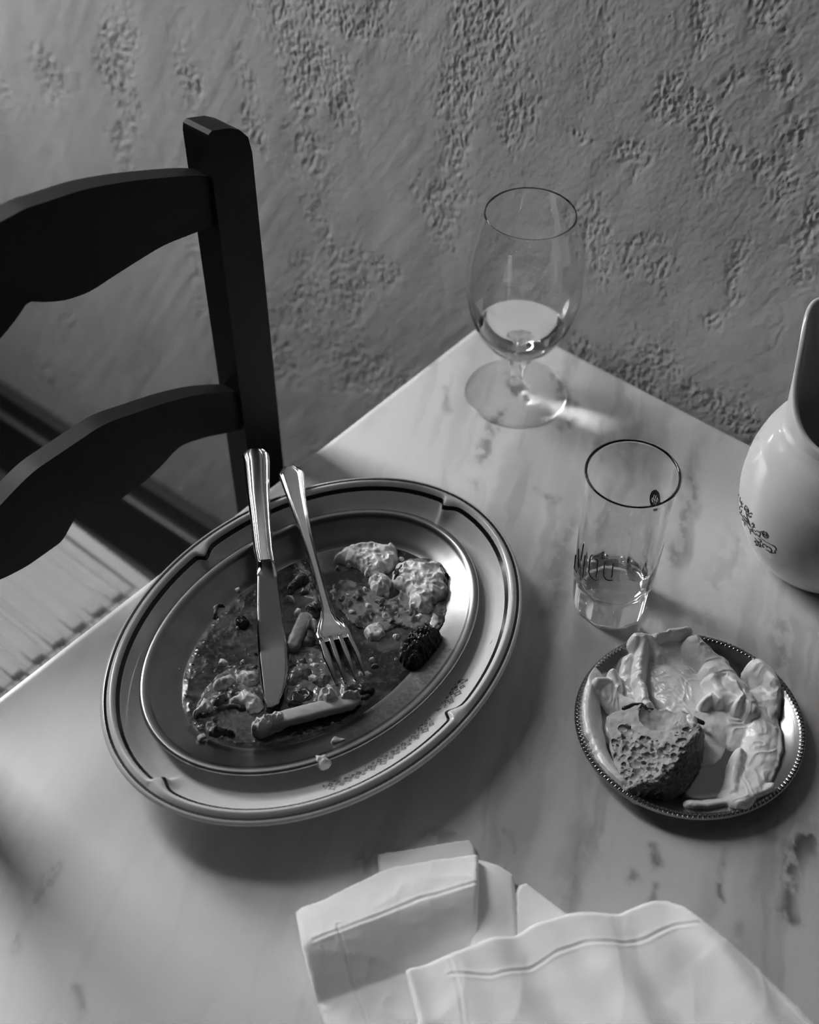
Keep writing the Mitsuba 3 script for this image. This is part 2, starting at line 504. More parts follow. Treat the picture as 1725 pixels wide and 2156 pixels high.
lev = [(.004, -.026), (.001, -.025), (0, -.022), (0, -.007), (.0006, -.0035), (.002, -.0012), (.0045, -.0002), (.007, 0)]
base_ring = inset(.007)
cen = np.asarray(rect.centroid.coords)[0]
g0 = inset(0)
g0 = resample(np.vstack([g0, g0[:1]]), .01)[:-1]
nrm = []
poly0 = rect.buffer(-.03)
for p in g0:
    q = np.asarray(shapely.ops.nearest_points(poly0, shapely.Point(p))[0].coords)[0]
    nrm.append((p - q) / np.linalg.norm(p - q))
nrm = np.array(nrm)
if Polygon(g0).exterior.is_ccw is False:
    g0, nrm = g0[::-1], nrm[::-1]
table_top = rings([np.column_stack([g0 - nrm * o, np.full(len(g0), TOP + z)]) for o, z in lev], cap0=True, cap1=True)
tb = thing('table', 'white marble table with dark grey veins against the plaster wall', 'table')
put(tb + '__marble_top', table_top, 'marble', 35, label='white marble slab with dark grey veins')
put(tb + '__column', lathe([(.05, .03), (.035, .06), (.03, .4), (.035, .66), (.12, .724)], [cen[0], cen[1], 0], 48), 'iron', 30)
put(tb + '__foot', lathe([(.0, .0), (.25, 0), (.25, .012), (.06, .035), (0, .035)], [cen[0], cen[1], 0], 48), 'iron', 30)

# ------------------------------------------------------------------ the chair
CA = np.array([EL[0], EL[1], 0])                                  # along the chair's back, away from the wall
CQ = np.array([ER[0], ER[1], 0])                                  # towards the table
CO = np.array([-.0013, .7557, 0]) + .1186 * CA
ch = thing('chair', 'dark wooden ladder-back chair with pale woven seat beside the table', 'chair')
AC = .163


def chair_box(a0, a1, q0, q1, z0, z1, r=.004):
    return rbox_on(CO, CA, CQ, Z3, a0, a1, q0, q1, z0, z1, r)


def chair_post(flip):
    a0, a1 = (-.011, .023) if not flip else (2 * AC - .023, 2 * AC + .011)
    out = -1 if not flip else 1
    Pz = []
    # rounded top: the outer shoulder falls away
    g = []
    for a, z in ((a0, 0.0), (a0, .9), (a0, .985), (a0 + .002, .9965), (a0 + .008, 1.004), (a0 + .016, 1.009), (a1 - .004, 1.0135), (a1 - .001, 1.012), (a1, 1.008), (a1, .9), (a1, 0.0)):
        g.append((a if not flip else a0 + a1 - a, z))
    pg = Polygon(g)
    m = trimesh.creation.extrude_polygon(pg, .022, engine='earcut')
    v = m.vertices
    w = CO + v[:, :1] * CA + (v[:, 2:] - .058) * CQ + v[:, 1:2] * Z3
    m = trimesh.Trimesh(w, m.faces, process=False)
    if m.volume < 0:
        m.invert()
    return m


for fl in (0, 1):
    put(ch + '__post', chair_post(fl), 'dark_wood', 40)


def slat(top, bot, q0, th=.013):
    top, bot = np.array(top), np.array(bot)
    top = top[top[:, 0] < AC]; bot = bot[bot[:, 0] < AC + .001]
    mir = lambda p: np.column_stack([2 * AC - p[::-1, 0], p[::-1, 1]])
    top = smooth_profile(np.vstack([top, mir(top)]), 80)
    bl = smooth_profile(bot, 50)
    outline = np.vstack([top, np.vstack([bl, mir(bl)])[::-1]])
    m = trimesh.creation.extrude_polygon(Polygon(outline).buffer(0), th, engine='earcut')
    v = m.vertices
    w = CO + v[:, :1] * CA + (v[:, 2:] + q0) * CQ + v[:, 1:2] * Z3
    m = trimesh.Trimesh(w, m.faces, process=False)
    if m.volume < 0:
        m.invert()
    return m


t1 = [(.012, .976), (.027, .9853), (.063, 1.0008), (.0896, 1.0106), (.115, 1.018), (.137, 1.022), (.1525, 1.0245)]
b1 = [(.012, .946), (.0373, .9505), (.0717, .9552), (.1018, .9545), (.120, .9537), (.137, .9567), (.1494, .962), (.161, .969)]
t2 = [(.012, .799), (.0344, .8152), (.0653, .832), (.1049, .8465), (.1427, .8560)]
b2 = [(.012, .767), (.0396, .779), (.06, .789), (.0805, .795), (.0985, .790), (.1167, .7870), (.138, .7868), (.1507, .795), (.1621, .8065)]
for tt, bb in ((t1, b1), (t2, b2)):
    put(ch + '__slat', slat(tt, bb, -.0525), 'dark_wood', 40)
t3 = [(a, z - .185) for a, z in t2]; b3 = [(a, z - .185) for a, z in b2]
put(ch + '__slat', slat(t3, b3, -.0525), 'dark_wood', 40)
SEAT = .45
A0, A1, Q0, Q1 = .030, 2 * AC - .030, -.435, -.060
for a0, a1 in ((A0 - .03, A0 + .004), (A1 - .004, A1 + .03)):
    put(ch + '__leg', chair_box(a0, a1, Q0 - .005, Q0 + .028, 0, SEAT - .005), 'dark_wood', 40)
for a in (A0 - .012, A1 + .012):
    put(ch + '__stretcher', chair_box(a - .008, a + .008, Q0 + .02, -.05, .2, .222), 'dark_wood', 40)
put(ch + '__stretcher', chair_box(A0, A1, Q0 + .004, Q0 + .022, .26, .282), 'dark_wood', 40)
cords, qs = [], -.226
nc = 66
for i in range(nc):
    a = A0 + (i + .5) * (A1 - A0) / nc
    for q_rail, sgn in ((Q1, 1), (Q0, -1)):
        jit = RNG.normal(0, .0006)
        q = np.concatenate([[q_rail - sgn * .004, q_rail + sgn * .004, q_rail + sgn * .003], np.linspace(q_rail - sgn * .002, qs + sgn * .004, 8), [qs + sgn * .001]])
        z = np.concatenate([[SEAT - .03, SEAT - .018, SEAT - .008], SEAT - .0035 - .006 * np.sin(np.linspace(0, 1, 8) * np.pi * .9), [SEAT - .008]])
        z[3:11] += .0035 * np.exp(-((q[3:11] - qs) / .012) ** 2) * (1 if (i // 3 + (sgn > 0)) % 2 else -.4)
        pth = CO + (a + jit) * CA + q[:, None] * CQ + z[:, None] * Z3
        cords.append(tube(pth, .0031, 5))
put(ch + '__rush_seat', join(*cords), 'rush', True, label='pale woven cord seat', kind='stuff')
put(ch + '__seat_frame', join(chair_box(A0 - .02, A1 + .02, Q1 - .010, Q1 + .002, SEAT - .03, SEAT - .010, .004), chair_box(A0 - .02, A1 + .02, Q0 - .001, Q0 + .012, SEAT - .03, SEAT - .010, .004),
                              chair_box(A0 - .018, A0 - .002, Q0, Q1, SEAT - .03, SEAT - .004, .004), chair_box(A1 + .002, A1 + .018, Q0, Q1, SEAT - .03, SEAT - .004, .004)), 'rush', 40)

# ------------------------------------------------------------------ the oval platter
def rot(t):
    return np.array([[math.cos(t), -math.sin(t)], [math.sin(t), math.cos(t)]])


class Oval:
    def __init__(self, c, a, b, t):
        self.c, self.a, self.b, self.t = np.array(c), a, b, t
        self.R = rot(t)

    def ring(self, o, z, n, phi=None):
        """Points o metres inside the edge (o may vary along the ring)."""
        phi = np.arange(n) / n * 2 * np.pi if phi is None else phi
        e = np.stack([self.a * np.cos(phi), self.b * np.sin(phi)], 1)
        k = np.stack([np.cos(phi) / self.a, np.sin(phi) / self.b], 1)
        k /= np.linalg.norm(k, axis=1, keepdims=True)
        p = (e - k * np.broadcast_to(o, len(phi))[:, None]) @ self.R.T + self.c
        return np.column_stack([p, np.broadcast_to(z, len(phi))])

    def phi_of(self, xy):
        q = (np.atleast_2d(xy) - self.c) @ self.R
        return np.arctan2(q[:, 1] / self.b, q[:, 0] / self.a)


PL = Oval((-.0560, .4789), .1473, .1125, math.radians(49.68))
TR = Oval((-.0593, .4848), .1197, .0864, math.radians(44.76))
NP = 900
phi = np.arange(NP) / NP * 2 * np.pi
arc = np.r_[0, np.cumsum(np.linalg.norm(np.diff(PL.ring(.01, 0, NP), axis=0), axis=1))]
Ltot = arc[-1] * NP / (NP - 1)
dip = np.zeros(NP)
for px, side in (((950, 1056), 1), ((412, 1168), 1), ((938, 1508), 1), ((330, 1660), 1)):
    p0 = PL.phi_of(at([px], TOP + .029)[:, :2])[0] % (2 * np.pi)
    s0 = np.interp(p0, phi, arc)
    ds = (arc - s0 + Ltot / 2) % Ltot - Ltot / 2
    ds = -ds if px[1] < 1300 else ds
    ds = ds if px[0] < 600 else ds
    dip = np.maximum(dip, .0046 * np.where(ds < 0, np.exp(-(ds / .0022) ** 2), np.exp(-(ds / .0065) ** 2)))
WHT, BLK = .64, .010
prof = [  # inward offset, height, share of the notch, shade
    (.075, .0000, 0, WHT), (.050, .0000, 0, WHT), (.048, .0015, 0, WHT), (.046, .0035, 0, WHT), (.030, .0080, 0, WHT), (.012, .0165, 0, WHT), (.003, .0248, 0, WHT), (.0008, .0268, 0, WHT), (0, .0280, 0, WHT), (.0006, .0291, 0, WHT), (.0014, .0297, 0, WHT), (.00225, .0298, 0, WHT),
    (.00230, .0298, 0, BLK), (.0039, .0298, 0, BLK), (.00395, .0297, 0, WHT), (.0046, .0303, .1, WHT), (.0060, .0316, .35, WHT), (.0074, .0315, .7, WHT), (.0086, .0302, .95, WHT), (.0091, .0293, 1, WHT),
    (.00915, .0292, 1, BLK), (.0113, .0274, 1, BLK), (.01135, .0273, 1, WHT), (.012, .0268, .95, WHT), (.017, .0206, .5, WHT), (.024, .0160, .15, WHT), (.032, .0133, 0, WHT), (.042, .0120, 0, WHT), (.052, .0115, 0, WHT), (.062, .0114, 0, WHT), (.100, .0114, 0, WHT)]
prof = [(o, z * 1.17, w, c) for o, z, w, c in prof]
P = [PL.ring(o + w * dip, TOP + z, NP) for o, z, w, c in prof]
pm = rings(P, cap0=True, cap1=True)
col = np.repeat([c for *_, c in prof], NP)
col = np.r_[col, [WHT, WHT]][:len(pm.vertices)]
pl = thing('platter', 'white oval porcelain platter with dark rim lines under the steel tray', 'platter')
put(pl + '__body', pm, 'porcelain_print', True, color=np.repeat(col[:, None], 3, 1))


def platter_z(o):
    oo = [q[0] for q in prof[12:]]; zz = [q[1] for q in prof[12:]]
    return TOP + np.interp(o, oo, zz)


MOTIF = ["..............#..........................", ".....#.......###.....#...........#.......", "....###.....##.##...###....##...###...##.", "...##.##...##...##.##.##..####.##.##.####", "....###.#...##.##...###..#.##...###...##.", ".#...#.###...###..#..#..###..##..#..##..#",
         "###.###.#.#...#..###...#.#..####...####..", ".#.##.##...#.###..#.##....##.##.#.##.##.#", "..#.###..#..##.##..####..####..###.####..", ".....#..###..###..#.##....##....#...##...", "...#.....#....#..###...#......#....#....."]


def stitch(oval, zf, phi0, phi1, o0, o1, cell, lift, seed=0):
    """Cross-stitch print laid on an oval's flange: small squares in a flower pattern."""
    n = 4000
    ph = np.linspace(phi0, phi1, n)
    ctr = oval.ring((o0 + o1) / 2, 0, n, ph)
    s = np.r_[0, np.cumsum(np.linalg.norm(np.diff(ctr, axis=0), axis=1))]
    nu, nv = int(s[-1] / cell), int((o1 - o0) / cell)
    vs, fs = [], []
    for i in range(nu):
        pa, pb = np.interp([(i + .08) * cell, (i + .92) * cell], s, ph)
        for j in range(nv):
            row = MOTIF[int(j * len(MOTIF) / nv) % len(MOTIF)]
            if row[(i + seed) % len(row)] != '#':
                continue
            oa, ob = o0 + (j + .08) * cell, o0 + (j + .92) * cell
            q = np.vstack([oval.ring(o, zf(o) + lift, 1, np.array([p])) for p, o in ((pa, oa), (pb, oa), (pb, ob), (pa, ob))])
            k = len(vs) * 4
            vs.append(q); fs += [[k, k + 1, k + 2], [k, k + 2, k + 3]]
    return trimesh.Trimesh(np.vstack(vs), fs, process=False)


pa, pb = PL.phi_of(at([[352, 1285], [545, 1130]], TOP + .02)[:, :2])
pa, pb = sorted([pa, pb])
put(pl + '__floral_print', stitch(PL, platter_z, pa, pb, .0190, .0275, .0008, .00012), 'black_print', label='dark stitched flower print')
pa, pb = sorted(PL.phi_of(at([[700, 1620], [985, 1440]], TOP + .02)[:, :2]))
put(pl + '__floral_print', stitch(PL, platter_z, pa, pb, .0180, .0270, .0008, .00012, 9), 'black_print', label='dark stitched flower print')

# ------------------------------------------------------------------ the steel tray on it
TZ = TOP + .0160                                             # its floor
tprof = [(.0330, -.0012), (.0200, .0000), (.0060, .0070), (.0012, .0086), (.0000, .0098), (.0004, .0112), (.0016, .0119), (.0034, .0119), (.0050, .0112), (.0060, .0104), (.0066, .0097),
         (.0078, .0090), (.0130, .0062), (.0195, .0030), (.0225, .0014), (.0245, .0006), (.028, .0004), (.05, .0004)]


def tray_z(o):
    return TZ + np.interp(o, [q[0] for q in tprof[4:]], [q[1] for q in tprof[4:]])


tr = thing('tray', 'oval steel tray smeared with sauce and gratin scraps on the platter', 'tray')
tprof_s = smooth_profile(tprof[:16], 70).tolist() + [tprof[16], tprof[17]]
put(tr + '__body', rings([TR.ring(o, TZ + z, 360) for o, z in tprof_s], cap0=True, cap1=True), 'tray_steel', True)
pa, pb = sorted(TR.phi_of(at([[730, 1590], [945, 1375]], TOP + .022)[:, :2]))
put(tr + '__floral_print', stitch(TR, tray_z, pa, pb, .0070, .0185, .0007, .00012, 4), 'engraving', label='faint stitched flower pattern on the rim slope')
FZ = TZ + .0004


def sauce_h(A, d):
    p = P3(A)
    return FZ + .0002 + .0007 * np.minimum(1, d / .004) * (.3 + vfbm(p * 160, 3, 5)) + .0008 * (vfbm(p * np.array([450, 650, 1]), 3, 8) - .56).clip(0) * (d > .002)


ring = TR.ring(.0235 + .0022 * (vfbm(np.column_stack([np.cos(phi), np.sin(phi), phi * 0]) * 4, 3, 2)[:NP] - .3), 0, NP)[:, :2]
one('sauce', 'thin dark glossy sauce left over the floor of the steel tray', 'sauce', sheet(ring, sauce_h, .0007), 'sauce_glaze', True, kind='stuff')


# ------------------------------------------------------------------ leftovers
def lump(name, label, px, h, m, rough=.35, freq=220, cell=.0007, seed=0, cat='food', group=None, z0=None, edge=None, it=2):
    rough = min(rough, .27) if m in ('cheese', 'onion') else min(rough, .36)
    z0 = FZ + .0005 if z0 is None else z0
    xy = smooth_poly(at(px, z0 + h * .3)[:, :2], it)
    xy = resample(np.vstack([xy, xy[:1]]), .0006)[:-1]
    xy = xy + (xy - xy.mean(0)) * .06 + .0022 * (np.stack([vfbm(P3(xy) * 420, 2, seed), vfbm(P3(xy) * 420, 2, seed + 50)], 1) - .5)
    edge = edge or h * .9

    def hh(A, d):
        p = P3(A)
        e = np.sqrt(np.clip(1 - (1 - np.minimum(1, d / edge)) ** 2, 0, 1))
        th_ = seed * 1.7
        p = np.column_stack([p[:, 0] * math.cos(th_) - p[:, 1] * math.sin(th_), p[:, 0] * math.sin(th_) + p[:, 1] * math.cos(th_), .4 * p[:, 0] + .3 * p[:, 1]])
        q = p + .0016 * (np.stack([vnoise(p * 500, seed + 8), vnoise(p * 500, seed + 9), p[:, 0] * 0], 1) - .5)
        n1 = 1 - np.abs(2 * vnoise(q * freq * 1.3, seed) - 1)          # rounded nodules
        n2 = 1 - np.abs(2 * vnoise(q * freq * .6 + 7, seed + 3) - 1)
        n3 = vfbm(p * freq * 3, 2, seed + 5) - .5
        return z0 + e * h * np.clip(.82 - .75 * rough + rough * (.9 * n1 + 1.3 * n2) + rough * .35 * n3, .12, 2)
    cat = {'cheese': 'cheese', 'gratin': 'gratin', 'burnt': 'crust', 'crumb': 'crumb', 'onion': 'onion', 'breading': 'breading'}.get(name.split('_')[0], cat) if cat == 'food' else cat
    return one(name, label, cat, sheet(xy, hh, cell), m, True, group=group)


def cr(pts, ox, oy, s):
    return [(ox + x / s, oy + y / s) for x, y in pts]


c7 = lambda pts: cr(pts, 670, 1120, 5.948)
c6 = lambda pts: cr(pts, 390, 1360, 6.9)
c8 = lambda pts: cr(pts, 500, 1380, 5.75)
lump('cheese_film', 'thin melted cheese film spread under the lumps left of the knife blade', [(418, 1486), (432, 1452), (455, 1425), (490, 1405), (530, 1400), (552, 1412), (556, 1450), (556, 1486), (535, 1500), (500, 1492), (470, 1490), (445, 1508), (412, 1512)], .0021, 'browned', .7, 330, seed=130)
lump('cheese_film', 'thin melted cheese film around the gratin piece on the right of the tray floor', [(838, 1190), (880, 1178), (925, 1182), (944, 1230), (940, 1290), (925, 1330), (880, 1325), (840, 1318), (800, 1300), (820, 1262), (850, 1250), (826, 1225)], .0016, 'browned', .7, 300, seed=131)
lump('cheese_film', 'thin melted cheese film between the fork and the large pale scrap', [(700, 1230), (740, 1222), (780, 1240), (830, 1275), (850, 1310), (810, 1330), (760, 1325), (730, 1300), (705, 1270)], .0011, 'browned', .8, 330, seed=132)
lump('onion_film', 'dark glossy onion film between the knife and the fork tines', [(612, 1372), (650, 1360), (690, 1380), (730, 1420), (770, 1440), (780, 1470), (700, 1475), (640, 1490), (600, 1480), (606, 1430)], .0026, 'onion', .7, 260, seed=133)
lump('cheese_scrap', 'large pale melted cheese scrap at the far end of the tray', c7([(300, 240), (450, 170), (600, 130), (850, 190), (930, 150), (975, 230), (970, 400), (890, 470), (760, 520), (600, 540), (540, 450), (380, 390), (200, 350)]), .0070, 'cheese', .40, 240, seed=1)
lump('cheese_scrap', 'knobbly cheese curd in the middle right of the tray, below the large pale scrap', c7([(650, 560), (720, 530), (800, 540), (900, 580), (920, 660), (880, 740), (800, 780), (700, 760), (640, 680)]), .0075, 'cheese', .5, 320, seed=2)
lump('gratin_piece', 'browned gratin piece against the right wall of the tray', c7([(930, 640), (950, 520), (1000, 430), (1160, 370), (1320, 400), (1470, 385), (1580, 480), (1610, 620), (1590, 830), (1440, 890), (1420, 1000), (1250, 980), (1130, 920), (1170, 780), (1060, 720)]), .0085, 'cheese', .45, 230, seed=13)
lump('gratin_edge', 'dark browned edge along the gratin piece at the right wall', c7([(935, 620), (950, 520), (1030, 430), (1130, 470), (1080, 560), (1010, 640)]), .0100, 'burnt', .5, 320, seed=14)
lump('gratin_edge', 'dark browned edge at the outer side of the gratin piece', c7([(1465, 385), (1560, 420), (1600, 520), (1655, 570), (1600, 620), (1590, 800), (1555, 790), (1560, 600), (1520, 480)]), .0105, 'burnt', .4, 320, seed=15)
lump('burnt_crust', 'black burnt crust lump by the right wall of the tray', c7([(1020, 1450), (1080, 1330), (1240, 1210), (1350, 1190), (1450, 1230), (1550, 1290), (1510, 1400), (1380, 1530), (1250, 1650), (1160, 1690), (1080, 1640), (1020, 1560)]), .0110, 'burnt', .55, 420, seed=4, cell=.0006)
lump('cheese_scrap', 'pale cheese smear just right of the fork shoulder', c7([(570, 1240), (640, 1170), (740, 1130), (800, 1170), (850, 1290), (790, 1310), (760, 1350), (700, 1320), (640, 1360)]), .0045, 'cheese', .5, 300, seed=5)
lump('cheese_scrap', 'small cheese crumb between the fork and the burnt crust', c7([(930, 1290), (990, 1270), (1030, 1290), (1000, 1340), (945, 1350)]), .0035, 'cheese', .4, 330, seed=6)
lump('cheese_scrap', 'thin pale cheese film beside the burnt crust at the tray wall', c7([(1370, 1150), (1440, 1010), (1500, 1060), (1540, 1040), (1500, 1220), (1430, 1220)]), .0025, 'cheese', .4, 260, seed=7)
lump('cheese_scrap', 'curled cheese shred in the centre of the tray', c7([(700, 890), (800, 810), (860, 850), (800, 890), (810, 940), (740, 950), (770, 890)]), .0028, 'browned', .4, 330, seed=8)
lump('cheese_scrap', 'small cheese nub right of the fork neck', c7([(340, 930), (350, 870), (400, 850), (430, 900), (390, 960)]), .0035, 'browned', .4, 330, seed=9)
lump('cheese_scrap', 'plump cheese lump left of the knife blade, second from the blade', c6([(395, 600), (440, 500), (560, 450), (680, 420), (730, 480), (680, 580), (600, 630), (450, 660)]), .0068, 'cheese', .3, 200, seed=20)
lump('cheese_scrap', 'plump cheese lump touching the left edge of the knife blade', c6([(730, 430), (800, 375), (880, 355), (970, 380), (1080, 410), (1095, 500), (1040, 565), (920, 590), (850, 580), (750, 520)]), .0068, 'cheese', .3, 200, seed=21)
lump('cheese_scrap', 'ragged cheese lump at the left end of the tray floor', c6([(220, 850), (270, 740), (330, 800), (380, 850), (400, 990), (250, 960), (180, 1010), (105, 1000), (150, 900)]), .0070, 'cheese', .5, 280, seed=22)
lump('gratin_edge', 'dark crumbly gratin scrap behind the ragged cheese lump at the left', c6([(380, 830), (470, 760), (580, 670), (640, 760), (560, 860), (420, 900)]), .0060, 'browned', .5, 320, seed=23)
lump('cheese_scrap', 'knotted cheese lump just left of the knife tip', c6([(640, 770), (760, 720), (880, 640), (980, 700), (1060, 750), (1120, 800), (1130, 900), (950, 970), (880, 900), (760, 830), (680, 850)]), .0070, 'cheese', .5, 260, seed=24)
lump('cheese_scrap', 'strung out cheese shred at the lower left of the tray floor', c6([(295, 1200), (330, 1110), (390, 1110), (480, 1180), (650, 1215), (740, 1280), (650, 1300), (520, 1270), (400, 1310), (330, 1280)]), .0050, 'browned', .5, 280, seed=25)
lump('cheese_scrap', 'pale cheese lump under the tips of the fork', c8([(880, 330), (990, 290), (1050, 210), (1110, 250), (1120, 330), (1050, 400), (990, 430), (950, 380)]), .0060, 'browned', .4, 280, seed=26)
lump('crumb_clump', 'white crumbly cheese clump lying on the breaded stick', c8([(960, 560), (980, 480), (1060, 430), (1130, 400), (1200, 430), (1240, 500), (1230, 590), (1170, 640), (1050, 620)]), .0140, 'cheese', .45, 420, seed=27, edge=.0060)
lump('onion_piece', 'dark translucent onion pieces between knife and fork', c8([(600, 220), (690, 140), (790, 130), (900, 170), (880, 300), (760, 330), (690, 390), (600, 370)]), .0060, 'onion', .5, 180, seed=28)
lump('onion_piece', 'dark glossy onion scrap in front of the knife tip and fork', c8([(610, 540), (700, 420), (860, 400), (940, 460), (900, 560), (760, 620), (640, 620)]), .0040, 'burnt', .5, 220, seed=29)
lump('onion_piece', 'dark glossy onion scrap right of the fork tips', c8([(1290, 430), (1400, 340), (1560, 330), (1680, 420), (1560, 500), (1400, 470)]), .0040, 'burnt', .5, 220, seed=30)
lump('cheese_scrap', 'rounded cheese nub under the neck of the fork', [(641, 1285), (650, 1272), (668, 1268), (683, 1274), (684, 1290), (668, 1296), (652, 1298)], .0065, 'browned', .35, 220, seed=31)
lump('cheese_scrap', 'curled pale nub left of the fork shoulder', [(640, 1312), (650, 1300), (664, 1303), (668, 1320), (660, 1330), (652, 1322), (645, 1326)], .0060, 'cheese', .35, 220, seed=32)
lump('onion_piece', 'soft grey onion lump between blade and fork shoulder', [(625, 1335), (640, 1322), (660, 1330), (664, 1352), (648, 1368), (628, 1362)], .0055, 'onion', .4, 200, seed=33)
lump('gratin_edge', 'brown gratin scrap above the fork neck', [(600, 1240), (632, 1206), (648, 1208), (650, 1224), (630, 1232), (612, 1252)], .0045, 'browned', .45, 260, seed=34)
lump('cheese_shred', 'forked pale shred on the upper left of the tray', [(428, 1279), (445, 1274), (456, 1274), (470, 1274), (473, 1279), (458, 1283), (456, 1296), (452, 1304), (447, 1298), (447, 1284)], .0030, 'browned', .3, 300, seed=35, it=1)
lump('cheese_shred', 'small pale shred left of the knife bolster', [(481, 1237), (490, 1243), (500, 1236), (509, 1240), (505, 1249), (494, 1248)], .0030, 'cheese', .3, 300, seed=36)
lump('gratin_edge', 'dark glossy scrap left of the knife blade', [(492, 1306), (505, 1298), (520, 1298), (524, 1312), (514, 1322), (500, 1320)], .0050, 'burnt', .45, 300, seed=37)
lump('cheese_scrap', 'flat pale scrap on the near slope of the tray rim', c8([(1130, 1060), (1150, 1010), (1220, 985), (1300, 1010), (1315, 1045), (1250, 1080)]), .0026, 'cheese', .3, 320, seed=38, z0=TZ + .0065)
lump('cheese_scrap', 'pale curd hanging over the near rim of the tray', c8([(940, 1220), (960, 1190), (1010, 1230), (1080, 1200), (1130, 1250), (1120, 1320), (1060, 1355), (990, 1330), (960, 1280)]), .0060, 'cheese', .4, 320, seed=39, z0=TZ + .0085)
lump('cheese_scrap', 'tiny pale fleck on the right flange of the platter', [(1030, 1352), (1034, 1344), (1042, 1346), (1046, 1352), (1040, 1358), (1034, 1356)], .0020, 'cheese', .3, 320, seed=40, z0=platter_z(.016) - .0002)


def stick(name, label, p0, p1, r, m, z, seed, flat=.85, cat='food'):
    a, b = at([p0], z)[0], at([p1], z)[0]
    k = 34
    t = np.linspace(0, 1, k)
    path = a + (b - a) * t[:, None]
    path[:, 2] += .0009 * np.sin(t * 3.1)
    d = (b - a) / np.linalg.norm(b - a)
    x = np.cross(Z3, d); x /= np.linalg.norm(x)
    y = np.cross(d, x)
    ang = np.arange(28) / 28 * 2 * np.pi
    c, s = np.cos(ang), np.sin(ang)
    sq = (np.abs(c) ** 4 + np.abs(s) ** 4) ** -.25
    P = []
    for i in range(k):
        e = min(1, (.35 + 8 * min(t[i], 1 - t[i])))
        q = path[i] + r * e * (sq * c)[:, None] * x + r * flat * e * (sq * s)[:, None] * y
        q = q + (q - path[i]) * (.30 * (vfbm(q * 420, 3, seed) - .5))[:, None]
        P.append(q)
    mm = rings(P, cap0=True, cap1=True)
    return one(name, label, 'potato', mm, m, True)


stick('potato_stick', 'long pale fried potato stick along the near side of the tray', (533, 1533), (757, 1474), .0046, 'potato', FZ + .0050, 60)
stick('potato_stick', 'grey potato stick lying right of the knife blade', (648, 1292), (613, 1372), .0044, 'potato_dim', FZ + .0046, 61)
stick('potato_stick', 'tiny pale stick at the lower left of the tray floor', (417, 1558), (434, 1549), .0017, 'potato', FZ + .0030, 62)
xy = smooth_poly(at(c8([(160, 920), (175, 850), (330, 790), (460, 740), (520, 700), (570, 740), (590, 830), (500, 880), (420, 900), (330, 960), (240, 960)]), FZ + .008)[:, :2])
lump('breading', 'pale crumb breading on the left end of the long potato stick', c8([(160, 920), (175, 850), (330, 790), (460, 740), (520, 700), (570, 740), (595, 830), (500, 880), (420, 900), (330, 960), (240, 960)]), .0125, 'cheese', .26, 420, seed=63, edge=.0036)
lump('breading', 'pale crumb breading on the right end of the long potato stick', c8([(1240, 520), (1340, 490), (1490, 465), (1505, 560), (1400, 600), (1250, 600)]), .0122, 'potato', .25, 420, seed=64, edge=.0036)
k = 0
for x, y, r in [(625, 1215, 11), (612, 1262, 9), (640, 1245, 8), (628, 1290, 9), (640, 1395, 12), (662, 1404, 10), (618, 1402, 11), (688, 1400, 9), (700, 1425, 9), (655, 1428, 12), (632, 1440, 10), (598, 1440, 9), (756, 1446, 8), (775, 1420, 9), (790, 1402, 7),
                (470, 1395, 9), (484, 1408, 8), (512, 1395, 7), (536, 1408, 9), (455, 1470, 8), (470, 1482, 9), (505, 1462, 9), (520, 1488, 8), (530, 1434, 8), (436, 1462, 8), (418, 1500, 7), (450, 1515, 8), (470, 1540, 7), (752, 1258, 9), (775, 1276, 8),
                (800, 1268, 9), (815, 1252, 7), (826, 1310, 8), (742, 1290, 7), (720, 1262, 8), (704, 1246, 7), (862, 1290, 9), (884, 1300, 8), (902, 1310, 7), (752, 1180, 8), (712, 1196, 7), (846, 1176, 7), (868, 1186, 8), (520, 1215, 7), (560, 1180, 8), (533, 1160, 6)]:
    k += 1
    a = np.linspace(0, 2 * np.pi, 10)[:-1]
    px = [(x + r * 1.15 * math.cos(q) * (.6 + .7 * RNG.random()), y + .85 * r * math.sin(q) * (.6 + .7 * RNG.random())) for q in a]
    lump('cheese_morsel', 'small irregular morsel of melted cheese stuck in the sauce', px, .00034 * r, ('cheese', 'browned', 'cheese', 'onion')[k % 4], .3, 360, .0006, seed=230 + k, cat='cheese', group='cheese morsels stuck in the sauce', it=1)
# crumbs
k = 0
for x, y, r in [(735, 1189, 6), (768, 1241, 6), (733, 1252, 5), (784, 1293, 5), (812, 1294, 6), (795, 1302, 4), (807, 1306, 4), (839, 1298, 6), (826, 1279, 5), (834, 1292, 5), (852, 1253, 4), (840, 1160, 4), (783, 1388, 7), (832, 1388, 5),
                (500, 1322, 5), (405, 1398, 4), (425, 1527, 5), (427, 1414, 3), (377, 1411, 4), (704, 1392, 5), (760, 1418, 6), (722, 1305, 5), (700, 1290, 5), (540, 1376, 5), (523, 1378, 4), (495, 1408, 5), (508, 1398, 4), (670, 1570, 4),
                (602, 1581, 3), (560, 1530, 4), (468, 1552, 4), (740, 1530, 4), (700, 1522, 4)]:
    k += 1
    a = np.linspace(0, 2 * np.pi, 9)[:-1]
    px = [(x + r * math.cos(q) * (.7 + .5 * RNG.random()), y + .8 * r * math.sin(q) * (.7 + .5 * RNG.random())) for q in a]
    lump('food_crumb', 'small crumb of cheese or crust scattered on the sauced tray', px, .0006 * r, 'cheese' if k % 4 else 'browned', .4, 500, .0006, seed=70 + k, cat='crumb', group='crumbs scattered on the tray', it=1)

# ------------------------------------------------------------------ knife
def frame_of(p_end, p_tip):
    a = p_tip - p_end
    L = np.linalg.norm(a); a = a / L
    w = np.cross(a, Z3); w /= np.linalg.norm(w)          # to the left seen from the tip
    h = np.cross(w, a)
    return p_end, a, w, h, L


